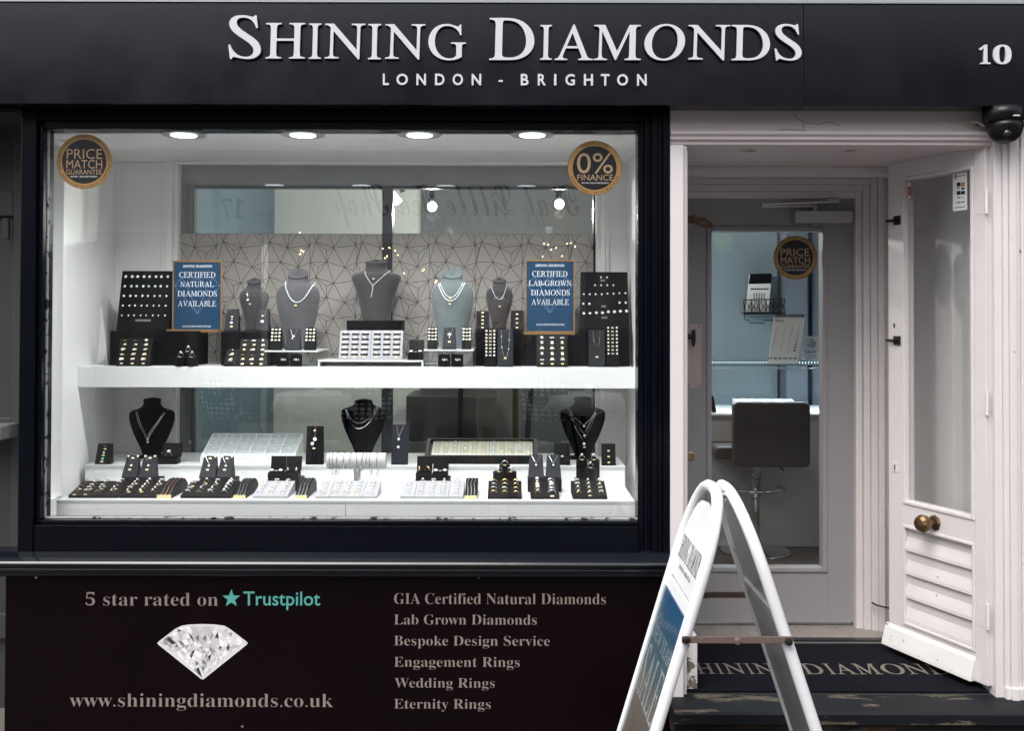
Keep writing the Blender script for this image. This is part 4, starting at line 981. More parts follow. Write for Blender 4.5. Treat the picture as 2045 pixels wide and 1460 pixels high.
# certificate on the wall top left of the door glass
tag(box('wall_certificate', mat('certificate_paper', (.25, .34, .33), .5), None, *rect(1426, 466, 1462, 502, RBY - .105)[:2], RBY - .106, RBY - .101, *rect(1426, 466, 1462, 502, RBY - .105)[2:]), 'small pale certificate on the teal wall at the top of the door glass', 'certificate')
# bar stool
SYY = 1.95; k = (SYY - CAM.y) / F
bs = empty('bar_stool', (PXm(1528, SYY, 1100), SYY, .205), 'black leather bar stool on a chrome pedestal behind the inner door', 'stool')
sx = PXm(1528, SYY, 1000)
def rbox(x0, x1, y0, y1, z0, z1, r): 
    pr = []
    for cx, cz, a0 in ((x1 - r, z1 - r, 0), (x0 + r, z1 - r, 90), (x0 + r, z0 + r, 180), (x1 - r, z0 + r, 270)):
        for i in range(6): a = math.radians(a0 + 18 * i); pr.append((cx + r * math.cos(a), cz + r * math.sin(a)))
    return MB().prism_y(pr, y0, y1)
a_ = rect(1463, 803, 1617, 933, SYY + .02)
rbox(a_[0], a_[1], SYY, SYY + .055, a_[2], a_[3], .03).build('backrest', M_CHAIRL, bs, bevel=.012)
zseat = PZm(905, SYY, 1500)
rbox(PXm(1432, SYY, 900), PXm(1600, SYY, 900), SYY + .057, SYY + .40, zseat - .045, zseat + .025, .03).build('seat', M_CHAIRL, bs, bevel=.015)
yc = SYY + .22
MB().lathe((sx, yc, 0), [(.035, zseat - .046), (.034, zseat - .08), (.032, .52), (.024, .518), (.024, .30), (.03, .27), (.06, .235), (.19, .216), (.205, .207)][::-1], 28).build('pedestal', M_CHROME, bs, smooth=True)
MB().tube([(sx + .17 * math.cos(a), yc + .03 + .13 * math.sin(a), .56) for a in [2 * PI * i / 24 for i in range(24)]], .010, 8, closed=True).build('foot_ring', M_CHROME, bs, smooth=True)
MB().tube([(sx + .05, yc, zseat - .05), (sx + .08, yc - .05, zseat - .07), (sx + .15, yc - .05, zseat - .12)], .006, 6).build('lift_lever', M_BLKPL, bs)

# ================================================================== A-board on the pavement
YC, HW, TR = -.62, .195, .0168
ab = empty('pavement_sign', (.61, YC, 0), 'white tubular A-frame pavement sign standing in front of the doorway', 'sign')
def hoop(side):
    xg, xt = (.274, .590) if side < 0 else (.966, .628)
    zt = 1.035; S = math.hypot(xt - xg, zt); dirv = Vector((xt - xg, 0, zt)).normalized(); nout = Vector((dirv.z, 0, -dirv.x)) * (1 if side > 0 else -1)
    return lambda a, s, n=0.0: Vector((xg, YC + a, .012)) + dirv * s + nout * n, S
def arch(S, w, hA, top, n=10):                      # from near leg over the top to the far leg
    p = [(-w, .0)] + [(-w, (S - hA) * t) for t in (.25, .5, .75)]
    for i in range(n + 1): a = PI - PI * i / n; p.append((w * math.cos(a) * (abs(math.cos(a)) ** -.25 if abs(math.cos(a)) > .001 else 1), top - hA + hA * math.sin(a)))
    return p + [(w, (S - hA) * t) for t in (.75, .5, .25)] + [(w, 0)]
for side in (-1, 1):
    f, S = hoop(side)
    pts = [f(a, s) for a, s in arch(S, HW, .23, S, 16)]
    h = MB().tube(pts, TR, 12).build('tube_hoop', M_ABWHITE, ab, smooth=True)
    # upper header sheet with an arched top, lower poster holder
    wI = HW - TR - .004
    s0 = .775
    top = [(wI * math.cos(a) * (abs(math.cos(a)) ** -.25 if abs(math.cos(a)) > .001 else 1), S - .032 - .23 + .20 + (.0) - .20 + .215 * math.sin(a)) for a in [PI * i / 14 for i in range(15)]]
    poly = [(wI, s0)] + top + [(-wI, s0)]
    w = MB(); w.loft([[f(a, s, -.004) for a, s in poly], [f(a, s, .004) for a, s in poly]])
    w.build('header_sheet', M_ABWHITE if side < 0 else M_ABBACK, ab)
    w = MB(); w.loft([[f(a, s, n) for a, s in ((-wI, .735), (wI, .735), (wI, .765), (-wI, .765))] for n in (-.012, .010)]); w.build('cross_bar', M_ABWHITE if side < 0 else M_SILVERP, ab)
    w = MB(); w.loft([[f(a, s, n) for a, s in ((-wI, .08), (wI, .08), (wI, .733), (-wI, .733))] for n in (-.010, .004)])
    w.build('poster_backing', M_ABBACK, ab)
    # cover
    w = MB(); w.loft([[f(a, s, n) for a, s in ((-wI, .08), (wI, .08), (wI, .733), (-wI, .733))] for n in (.010, .013)]); w.build('clear_cover', G_ACR, ab)
    if side < 0:
        pm = bpy.data.materials.new('sale_poster_print'); pm.use_nodes = True; n, l = pm.node_tree.nodes, pm.node_tree.links
        g = n.new('ShaderNodeNewGeometry'); sp_ = n.new('ShaderNodeSeparateXYZ'); l.new(g.outputs['Position'], sp_.inputs[0])
        nz_ = n.new('ShaderNodeTexNoise'); nz_.inputs['Scale'].default_value = 7; nz_.inputs['Distortion'].default_value = 2.5; l.new(g.outputs['Position'], nz_.inputs['Vector'])
        ma = n.new('ShaderNodeMath'); ma.operation = 'MULTIPLY_ADD'; l.new(nz_.outputs['Fac'], ma.inputs[0]); ma.inputs[1].default_value = .16; l.new(sp_.outputs['Z'], ma.inputs[2])
        r_ = n.new('ShaderNodeValToRGB'); l.new(ma.outputs[0], r_.inputs[0]); el = r_.color_ramp.elements
        el[0].position = .40; el[0].color = (.28, .21, .18, 1); el[1].position = .78; el[1].color = (.03, .16, .36, 1)
        for p_, c_ in ((.52, (.36, .29, .25, 1)), (.58, (.19, .23, .25, 1)), (.66, (.10, .20, .27, 1))): x_ = el.new(p_); x_.color = c_
        l.new(r_.outputs[0], n['Principled BSDF'].inputs['Base Color']); n['Principled BSDF'].inputs['Roughness'].default_value = .4
        w = MB(); w.loft([[f(a, s, n_) for a, s in ((-wI, .082), (wI, .082), (wI, .731), (-wI, .731))] for n_ in (.0045, .0055)]); w.build('sale_poster', pm, ab)
        for body, a0, a1, s_0, s_1, m, stl, nn in (('SHINING', .15, .02, .835, .905, M_LEATH, 'roman', .0048), ('DIAMONDS', .005, -.15, .835, .905, M_LEATH, 'roman', .0048), ('LONDON - BRIGHTON', .09, -.09, .81, .822, M_LEATH, 'sans', .0048),
                ('NEW YEAR', .15, -.15, .575, .62, M_PWHITE, 'roman', .0063), ('SALE', .15, -.15, .40, .555, M_PWHITE, 'roman', .0063)):
            letters('sign_lettering', body, m, ab, 0, 1, 0, 1, 0, style=stl, fn=lambda x, y, z, a0=a0, a1=a1, s_0=s_0, s_1=s_1, nn=nn: f(a0 + (a1 - a0) * x, s_0 + (s_1 - s_0) * z, nn))
    for a_s in ((.86,), (.70,), (.60,), (.48,), (.30,)):
        for a in (-wI + .012, wI - .012):
            c = f(a, a_s[0], -.006); w = MB(); w.lathe((c.x, c.y, c.z), [(.006, -.004), (.007, .0), (.004, .004)], 8, 'X'); w.build('bolt', M_STEEL, ab)
fl_, S1 = hoop(-1); fr_, S2 = hoop(1)
for a, s in ((-HW, .688), (HW, .688)):
    A, B = fl_(a, s), fr_(a, s); yo = -.024 if a < 0 else .024
    w = MB(); w.box(A.x - .012, B.x + .012, A.y + yo - .003, A.y + yo + .003, A.z - .0095, A.z + .0095); w.build('spreader_bar', M_ABBAR, ab, bevel=.002)
    for q in (A, B, (A + B) / 2):
        w = MB(); w.lathe((q.x, q.y + yo, q.z), [(.011, -.003), (.010, -.008), (.005, -.010)] if a < 0 else [(.011, .003), (.010, .008), (.005, .010)], 12, 'Y'); w.build('bolt', M_DARKMETAL if q is not None and q != (A + B) / 2 else M_ABBAR, ab)
MB().tube([fl_(-.06, S1 - .012) + Vector((.004, 0, 0)), fr_(-.06, S2 - .012) - Vector((.004, 0, 0))], .011, 8).build('hinge_bolt', M_STEEL, ab)
MB().tube([fl_(.06, S1 - .012) + Vector((.004, 0, 0)), fr_(.06, S2 - .012) - Vector((.004, 0, 0))], .011, 8).build('hinge_bolt', M_STEEL, ab)

# ================================================================== across the street (seen in the glass)
OY = -8.6
of = empty('tea_shop_front', (0, OY, 0), 'pale grey tea shop front across the street, mirrored in the window glass', 'building')
M_OF = mat('opposite_render', (.30, .31, .31), .7, noise=.08, nscale=2)
M_OFD = mat('opposite_dark_glass', (.03, .033, .036), .12)
M_OFB = mat('opposite_timber', (.10, .11, .11), .5)
box('wall', mat('opposite_brick', (.055, .04, .035), .8, noise=.3, nscale=6), of, -7, 7, OY - .4, OY, 3.55, 4.75)
box('wall', M_OF, of, -7, -5.2, OY - .4, OY, 0, 3.5499); box('wall', M_OF, of, 5.2, 7, OY - .4, OY, 0, 3.5499)
box('fascia_board', mat('opposite_fascia', (.74, .76, .76), .5), of, -5.19, 5.19, OY - .3, OY + .06, 2.55, 3.5497)
box('cornice', M_OF, of, -5.3, 5.3, OY - .3, OY + .16, 3.555, 3.66)
box('cornice', M_OF, of, -5.3, 5.3, OY - .3, OY + .12, 2.44, 2.549)
def otext(body, stl, xc, w_, z0, z1, name):
    letters(name, body, M_LEATH, of, 0, 1, 0, 1, 0, style=stl, fn=lambda x, y, z: (xc + w_ / 2 - x * w_, OY + .063, z0 + z * (z1 - z0)))
otext('That Little Tea Shop', 'script', -.68, 3.0, 2.60, 3.16, 'script_lettering')
otext('17', 'serif', -3.42, .26, 2.74, 2.98, 'house_number')
for i, x in enumerate((-5.1, -3.0, -1.1, .9, 2.9)):
    box('window_glass', M_OFD, of, x, x + 1.85, OY - .05, OY, .62, 2.4399); box('window_mullion', M_OFB, of, x + 1.8505, x + 2.0, OY - .1, OY + .05, .0, 2.4398); box('stall_board', M_OFB, of, x, x + 1.85, OY - .06, OY + .03, 0, .6195)
rf = empty('terrace_house', (0, OY - 2, 4.75), 'slate roof block above the tea shop front across the street', 'building')
box('wall', M_OF, rf, -9, -7.002, OY - 3, OY, 0, 4.75); box('wall', M_OF, rf, 7.002, 9, OY - 3, OY, 0, 4.75)
MB().prism_x([(OY, 4.752), (OY - 3, 4.752), (OY - 3, 6.2)], -9, 9).build('roof', mat('slate_roof', (.09, .09, .10), .7), rf)
# side wall of the street to the left and right of the shop
dots = bpy.data.materials.new('perforated_weave'); dots.use_nodes = True
n, l = dots.node_tree.nodes, dots.node_tree.links
tc = n.new('ShaderNodeTexCoord'); vo = n.new('ShaderNodeTexVoronoi'); vo.inputs['Scale'].default_value = 20; vo.inputs['Randomness'].default_value = .05
l.new(tc.outputs['Object'], vo.inputs['Vector']); r_ = n.new('ShaderNodeValToRGB'); l.new(vo.outputs['Distance'], r_.inputs[0])
r_.color_ramp.elements[0].position = .36; r_.color_ramp.elements[0].color = (.9, .92, .9, 1); r_.color_ramp.elements[1].position = .42; r_.color_ramp.elements[1].color = (.03, .045, .045, 1)
l.new(r_.outputs[0], n['Principled BSDF'].inputs['Base Color'])
def cafe_chair(x, y, rz, label):
    e = empty('cafe_chair', (0, 0, 0), label, 'chair', 'chairs outside the tea shop'); e.location = (x, y, 0); e.rotation_euler = (0, 0, rz); e.scale = (1.4, 1.1, 1.05)
    w = MB(); rings = []
    for j in range(7):
        z = .50 + .36 * j / 6; ww = .23 * (1 - .35 * (j / 6) ** 3); rings.append([(ww * math.sin(a), .20 - .10 * (1 - math.cos(a)) + j * .012, z) for a in [(-1 + 2 * i / 10) * 1.1 for i in range(11)]] + [(ww * .96 * math.sin(a), .18 - .10 * (1 - math.cos(a)) + j * .012, z) for a in [(1 - 2 * i / 10) * 1.1 for i in range(11)]])
    w.loft(rings); w.build('woven_back', dots, e)
    MB().lathe((0, 0, .44), [(.20, 0), (.22, .02), (.21, .045)], 20).build('woven_seat', dots, e)
    for sx_, sy_ in ((-1, -1), (1, -1), (-1, 1), (1, 1)): MB().tube([(.15 * sx_, .14 * sy_, .45), (.20 * sx_, .20 * sy_, 0)], .013, 6).build('leg', M_BLKPL, e)
    MB().tube([(.24 * math.sin(a), .20 - .10 * (1 - math.cos(a)) + .085, .5 + .385 * math.cos(a * 1.35) ** .5) for a in [(-1 + 2 * i / 12) * 1.1 for i in range(13)]], .012, 6).build('back_hoop', M_OFB, e)
def cafe_table(x, y, label):
    e = empty('cafe_table', (0, 0, 0), label, 'table', 'tables outside the tea shop'); e.location = (x, y, 0)
    prof = []
    w = MB(); rings = []
    for r_, z, wv in ((.02, .742, 0), (.36, .742, 0), (.39, .735, 0), (.40, .66, .02), (.41, .58, .045)): rings.append([((r_ + wv * math.sin(7 * a)) * math.cos(a), (r_ + wv * math.sin(7 * a)) * math.sin(a), z - (.04 * math.cos(4 * a) if wv > .03 else 0)) for a in [2 * PI * i / 40 for i in range(40)]])
    w.loft(rings); w.build('lace_cloth', mat('lace_cloth', (.82, .83, .82), .8, noise=.3, nscale=50), e, smooth=True)
    MB().lathe((0, 0, 0), [(.22, .0), (.22, .02), (.03, .05), (.03, .72), (.3, .725)], 20).build('pedestal', M_BLKPL, e)
    MB().lathe((.05, .03, .745), [(.03, 0), (.045, .06), (.05, .10)], 14).build('tea_cup', M_PAPER, e)
# glass mirror: a thing at depth Y shows at X*f/(2*GY-Y+3.57)
def mir(px, Y): return (px - 1022) * (2 * GY - Y + 3.57) / F
for px, y, rz, lab in ((465, -6.9, .5, 'perforated cafe chair across the street, leftmost in the window reflection'), (735, -6.9, -.2, 'perforated cafe chair across the street, mirrored behind the middle velvet bust'), (1095, -6.8, .3, 'perforated cafe chair across the street, mirrored left of the right velvet bust')):
    cafe_chair(mir(px, y), y, rz, lab)
cafe_table(mir(628, -6.7), -6.7, 'lace covered cafe table across the street, mirrored left of the middle velvet bust')
cafe_table(mir(1165, -6.7), -6.7, 'lace covered cafe table across the street, mirrored at the right velvet bust')

# warm fairy lights in the tea shop windows
M_FAIRY = mat('fairy_bulb', (1, .8, .4), .4, emit=(1, .72, .30), estr=20)
for pts, where in (([(572, 470), (580, 472), (597, 466), (612, 468), (614, 474), (618, 481), (603, 478), (600, 501), (604, 503), (598, 508), (584, 482)], 'leftmost string in the reflection'),
                   ([(768, 516), (772, 512), (777, 495), (788, 501), (793, 510), (763, 497)], 'string mirrored beside the middle bust'),
                   ([(843, 541), (846, 538), (871, 561), (869, 564), (806, 546)], 'string mirrored between the two large busts'),
                   ([(1086, 486), (1094, 488), (1132, 486), (1140, 485), (1083, 512), (1122, 511), (1100, 498), (1110, 494), (1148, 492)], 'string mirrored above the right poster')):
    yL = OY + .09; pp_ = []
    for px, py in pts:
        Dr = 2 * GY - yL + 3.57; pp_.append(Vector(((px - 1022) * Dr / F, yL, 1.55 - (py - 630) * Dr / F)))
    e = empty('fairy_lights', tuple(pp_[0]), 'warm fairy lights in the tea shop window, ' + where, 'fairy lights')
    for q in pp_: MB().lathe(q, [(.003, -.009), (.0085, -.003), (.0085, .004), (.003, .009)], 8).build('bulb', M_FAIRY, e)
    MB().tube(pp_, .002, 4).build('wire', M_BLKPL, e)
# ---- the photographer, seen only in the glass
def person():
    K = {'pelvis': ((-.10, -4.02, .98), .155, .12), 'waist': ((-.10, -4.02, 1.12), .15, .115), 'chest': ((-.10, -4.02, 1.33), .185, .125), 'neck0': ((-.10, -4.02, 1.47), .07, .07), 'neck': ((-.10, -4.0, 1.53), .056, .06),
         'head0': ((-.10, -3.985, 1.60), .068, .08), 'head1': ((-.10, -3.985, 1.68), .078, .095), 'head2': ((-.10, -3.995, 1.755), .055, .065),
         'shl': ((-.27, -4.02, 1.42), .065, .065), 'ell': ((-.33, -3.86, 1.20), .05, .05), 'wrl': ((-.13, -3.70, 1.42), .033, .028), 'hal': ((-.09, -3.675, 1.475), .036, .022),
         'shr': ((.07, -4.02, 1.42), .065, .065), 'elr': ((.15, -3.86, 1.20), .05, .05), 'wrr': ((.10, -3.70, 1.42), .033, .028), 'har': ((.07, -3.675, 1.475), .036, .022),
         'hil': ((-.19, -4.02, .90), .10, .10), 'knl': ((-.20, -4.0, .50), .06, .06), 'anl': ((-.20, -4.03, .09), .042, .042), 'tol': ((-.21, -3.88, .035), .04, .03),
         'hir': ((-.01, -4.02, .90), .10, .10), 'knr': ((.0, -4.0, .50), .06, .06), 'anr': ((.0, -4.03, .09), .042, .042), 'tor': ((.01, -3.88, .035), .04, .03)}
    E_ = [('pelvis', 'waist'), ('waist', 'chest'), ('chest', 'neck0'), ('neck0', 'neck'), ('neck', 'head0'), ('head0', 'head1'), ('head1', 'head2'), ('chest', 'shl'), ('shl', 'ell'), ('ell', 'wrl'), ('wrl', 'hal'),
          ('chest', 'shr'), ('shr', 'elr'), ('elr', 'wrr'), ('wrr', 'har'), ('pelvis', 'hil'), ('hil', 'knl'), ('knl', 'anl'), ('anl', 'tol'), ('pelvis', 'hir'), ('hir', 'knr'), ('knr', 'anr'), ('anr', 'tor')]
    for s_, h_, sg in (('l', 'hal', 1), ('r', 'har', -1)):           # five fingers closing on the phone
        hx, hy, hz = K[h_][0]
        for i in range(4):
            a = f'f{s_}{i}'; z = hz + .035 - i * .019
            K[a + 'a'] = ((hx + sg * .022, hy + .004, z), .0095, .0095); K[a + 'b'] = ((hx + sg * .046, hy + .016, z + .004), .0085, .0085); K[a + 'c'] = ((hx + sg * .062 - (.006 if i == 3 else 0) * sg, hy + .014, z + .006), .0075, .0075)
            E_ += [(h_, a + 'a'), (a + 'a', a + 'b'), (a + 'b', a + 'c')]
        K[f't{s_}a'] = ((hx + sg * .02, hy - .022, hz + .005), .011, .011); K[f't{s_}b'] = ((hx + sg * .045, hy - .026, hz + .03), .0095, .0095)
        E_ += [(h_, f't{s_}a'), (f't{s_}a', f't{s_}b')]
    names = list(K); me = bpy.data.meshes.new('body'); me.from_pydata([K[k_][0] for k_ in names], [(names.index(a), names.index(b)) for a, b in E_], [])
    o = bpy.data.objects.new('body', me); COL.objects.link(o)
    sk = o.modifiers.new('skin', 'SKIN'); sk.use_smooth_shade = True; sb = o.modifiers.new('sub', 'SUBSURF'); sb.levels = 2; sb.render_levels = 2
    for i, k_ in enumerate(names): me.skin_vertices[0].data[i].radius = K[k_][1:]; me.skin_vertices[0].data[i].use_root = (k_ == 'pelvis')
    dg = bpy.context.evaluated_depsgraph_get(); fin = bpy.data.meshes.new_from_object(o.evaluated_get(dg)); bpy.data.objects.remove(o)
    fin.materials.clear()
    for m in (mat('skin', (.36, .20, .14), .5), mat('dark_jacket', (.025, .024, .026), .8), mat('beige_shorts', (.34, .27, .17), .85, noise=.3, nscale=30), mat('shoe', (.05, .05, .05), .6)): fin.materials.append(m)
    for p_ in fin.polygons:
        c = p_.center; i = 0
        if c.z > 1.5: i = 0
        elif c.z > 1.02 and not (c.y > -3.72): i = 1
        elif .50 < c.z <= 1.02: i = 2
        elif c.z < .10: i = 3
        if c.y > -3.715 and c.z > 1.38: i = 0
        p_.material_index = i
    for v in fin.vertices:                           # nose, brow and chin
        d = v.co - Vector((-.10, -3.9, 1.655))
        if d.length < .03: v.co.y += .022 * (1 - d.length / .03)
    e = empty('person', (0, 0, 0), 'person in dark jacket and beige shorts holding up a phone, mirrored in the glass', 'person')
    link('body', fin, None, e)
    for p_ in fin.polygons: p_.use_smooth = True
    hair = MB().lathe((-.10, -4.005, 1.70), [(.088, -.03), (.098, .02), (.085, .065), (.05, .09), (.01, .098)], 18); hair.build('hair', mat('dark_hair', (.02, .014, .012), .7), e, smooth=True)
    for s_ in (-1, 1):
        MB().lathe((-.10 + s_ * .03, -3.898, 1.68), [(.002, -.012), (.011, -.006), (.012, .002), (.004, .009)], 10, 'Y').build('eye', M_PAPER, e)
        MB().lathe((-.10 + s_ * .080, -3.99, 1.665), [(.012, -.022), (.02, 0), (.012, .024)], 8).build('ear', mat('skin', (.36, .20, .14), .5), e)
    MB().box(-.125, -.075, -3.902, -3.895, 1.608, 1.616).build('mouth', mat('lips', (.25, .09, .08), .5), e)
    tag(MB().box(-.085, .072, -3.672, -3.664, 1.445, 1.522).build('phone', M_BLKPL, bevel=.003), 'black phone held up in both hands, mirrored in the glass', 'phone')
person()

# ================================================================== jewellery
def mesh_ring():
    w = MB(); R, r, n = .0092, .0011, 12
    w.tube([(R * math.cos(2 * PI * i / n), R * math.sin(2 * PI * i / n), 0) for i in range(n)], r, 4, closed=True)
    return w
def gem(r, d=.6):                                   # brilliant, table facing -y
    w = MB(); n = 8
    w.loft([[(q * math.cos(2 * PI * i / n), y, q * math.sin(2 * PI * i / n)) for i in range(n)] for q, y in ((r * .55, -r * d), (r, -r * .1), (r * .15, r * .5))]); return w
RING = {k: mesh_ring().mesh('ring_band', [m], smooth=True) for k, m in (('g', M_GOLD), ('s', M_SILV), ('r', M_ROSE))}
def wide_ring(m):
    w = MB(); R, n = .0098, 14; w.loft([[(q * math.cos(2 * PI * i / n), q * math.sin(2 * PI * i / n), z) for i in range(n)] for q, z in ((R, -.002), (R + .0012, -.0012), (R + .0012, .0012), (R, .002), (R - .0006, 0))] , cap=False); return w.mesh('wide_band', [m], smooth=True)
RING['S'] = wide_ring(M_SILV); RING['G'] = wide_ring(M_GOLD)
GEM = gem(.0042).mesh('stone', [M_GEM]); GEMS = gem(.0028).mesh('small_stone', [M_GEM]); GEMB = gem(.0062).mesh('large_stone', [M_GEM]); GEMGR = gem(.006).mesh('green_stone', [M_GEMG])
TAGM = MB().box(-.0054, .0054, -.0014, .0, -.0032, .0032).mesh('price_tag', [M_TAG])
TAGC = MB().box(-.003, .003, -.0021, -.0017, -.0015, .0015)
SLOT = MB().box(-.0155, .0155, -.0004, .0002, -.004, .004).mesh('ring_slot_shade', [M_LEATH])  # flat dark bar: the shade inside a slot, done as colour
PEARL = MB().lathe((0, 0, 0), [(.003 * math.sin(PI * i / 6), -.003 * math.cos(PI * i / 6)) for i in range(1, 6)], 8).mesh('pearl', [M_PEARL], smooth=True)

class Surf:                                          # a slanted display face: u across, v up the slope, n outward
    def __init__(s, X0, X1, y0, z0, y1, z1, topw=1.0):
        s.xc, s.W = (X0 + X1) / 2, X1 - X0; s.o = Vector((s.xc, y0, z0)); d = Vector((0, y1 - y0, z1 - z0)); s.L = d.length; s.w = d.normalized(); s.topw = topw
        s.n = Vector((0, -s.w.z, s.w.y))
    def pt(s, u, v, n=0.0): return s.o + Vector((u * s.W * (1 + (s.topw - 1) * v), 0, 0)) + s.w * (v * s.L) + s.n * n
    def mw(s, u, v, n=0.0, sc=1.0, rz=0.0):
        p = s.pt(u, v, n); y = -s.n
        m = Matrix(((1, 0, 0, p.x), (0, y.y, s.w.y, p.y), (0, y.z, s.w.z, p.z), (0, 0, 0, 1)))
        return m @ Matrix.Rotation(rz, 4, 'Y') @ Matrix.Scale(sc, 4)
def yof(z, py, px=1022):                             # depth at which pixel row py meets height z
    d = RM @ Vector(((px - PPX) / F, -(py - PPY) / F, -1.0)); return CAM.y + d.y * (z - CAM.z) / d.z
def ztop_at(px, py, Y): return P(px, py, Y).z
def wedge(name, label, cat, m, x0, x1, yt, yb, Y0, depth, zb, hf=.008, topw=1.0, group=None, bev=.0015, face=None):
    """block with a slanted face; pixel columns x0..x1 at its front foot, its upper edge on pixel row yt"""
    xm = (x0 + x1) / 2
    X0, X1 = PXm(x0, Y0, yb), PXm(x1, Y0, yb); zt = ztop_at(xm, yt, Y0 + depth); zf = zb + hf
    c, hw = (X0 + X1) / 2, (X1 - X0) / 2; y1 = Y0 + depth
    e = empty(name, (c, Y0, zb), label, cat, group)
    w = MB(); pr = [(Y0, zb), (Y0, zf), (y1, zt), (y1 + .004, zt), (y1 + .006, zb)]
    w.loft([[(c - hw * (topw if z_ > zf + .001 else 1), y_, z_) for y_, z_ in pr], [(c + hw * (topw if z_ > zf + .001 else 1), y_, z_) for y_, z_ in pr]])
    w.build('pad_body', m, e, bevel=bev)
    return e, Surf(X0, X1, Y0, zf, y1, zt, topw)
def put(name, me, mw, label, cat, group=None, parent=None):
    o = bpy.data.objects.new(name, me); COL.objects.link(o); o.matrix_world = mw
    if label: tag(o, label, cat, group)
    return o
def sub(name, me, parent, mw_local): o = bpy.data.objects.new(name, me); COL.objects.link(o); o.parent = parent; o.matrix_local = mw_local; return o
rg = random.Random(11)
NUM = ['first', 'second', 'third', 'fourth', 'fifth', 'sixth', 'seventh', 'eighth', 'ninth', 'tenth', 'eleventh', 'twelfth']
KN = {'g': 'gold', 's': 'silver', 'r': 'rose gold', 'S': 'wide silver', 'G': 'wide gold'}
def ring(S, u, v, kind='g', stone=1, tagged=True, label='', group='', sc=1.0, dv=0.0):
    o = put('finger_ring', RING[kind], S.mw(u, v, .0035 * sc, sc), label, 'ring', group)
    if stone: sub('stone', (GEM, GEM, GEMS, GEMB, GEMGR)[stone], o, Matrix.Translation((0, -.0128, 0)))
    if stone == 2: sub('stone', GEMS, o, Matrix.Translation((.006, -.0112, 0))); sub('stone', GEMS, o, Matrix.Translation((-.006, -.0112, 0)))
    if tagged: sub('price_tag', TAGM, o, Matrix.Translation((0, .0032, -.0125)))
    return o
def ring_grid(S, cols, rows, where, kinds='gs', stones=(0, 1, 2), tagp=.5, sc=1.0, u0=-.33, u1=.33, v0=.14, v1=.88, skip=0.0):
    for i in range(cols):
        for j in range(rows):
            if rg.random() < skip: continue
            u = (u0 + u1) / 2 if cols == 1 else u0 + (u1 - u0) * i / (cols - 1); v = v0 + (v1 - v0) * j / max(1, rows - 1)
            kd = rg.choice(kinds)
            lab = KN[kd] + ' ring, ' + ('' if cols == 1 else NUM[i] + ' column, ') + NUM[rows - 1 - j] + ' from top, ' + where
            ring(S, u, v, kd, rg.choice(stones), rg.random() < tagp, lab, 'rings in the ' + where, sc * rg.uniform(.92, 1.08))
def stud(S, u, v, label, group, sc=1.0, me=None): return put('stud_earring', me or GEM, S.mw(u, v, .002, sc * 1.3), label, 'earring', group)
def tagp(S, u, v, parent, sc=1.0):
    o = bpy.data.objects.new('price_tag', TAGM); COL.objects.link(o); o.parent = parent; o.matrix_world = S.mw(u, v, .0006, sc); o.matrix_parent_inverse = Matrix.Translation(-ROOTS[parent.name])
    o.matrix_basis = S.mw(u, v, .0006, sc); return o
def chain(S, pts, r, m, label, group=None, drop=None, dropme=None, parent_tag=None):
    w = MB(); w.tube([S.pt(u, v, .0016) for u, v in pts], r, 4)
    root = empty('necklace', tuple(S.pt(*pts[0])), label, 'necklace', group)
    w.build('chain', m, root)
    for (u, v, sc), me in (drop or []):
        o = bpy.data.objects.new('pendant', me); COL.objects.link(o); o.parent = root; o.matrix_parent_inverse = Matrix.Translation(-ROOTS[root.name]); o.matrix_basis = S.mw(u, v, .003, sc)
    return root
def vee(S, w=.28, v1=.92, v0=.55): return [(-w, v1), (-w * .5, (v1 + v0) / 2 - .01), (0, v0), (w * .5, (v1 + v0) / 2 - .01), (w, v1)]
def block(name, label, m, x0, x1, yt, yb, Y0, depth, zb, cat='block'):
    X0, X1 = PXm(x0, Y0, yb), PXm(x1, Y0, yb); zt = ztop_at((x0 + x1) / 2, yt, Y0)
    tag(box(name, m, None, X0, X1, Y0, Y0 + depth, zb, zt, bevel=.003), label, cat); return zt

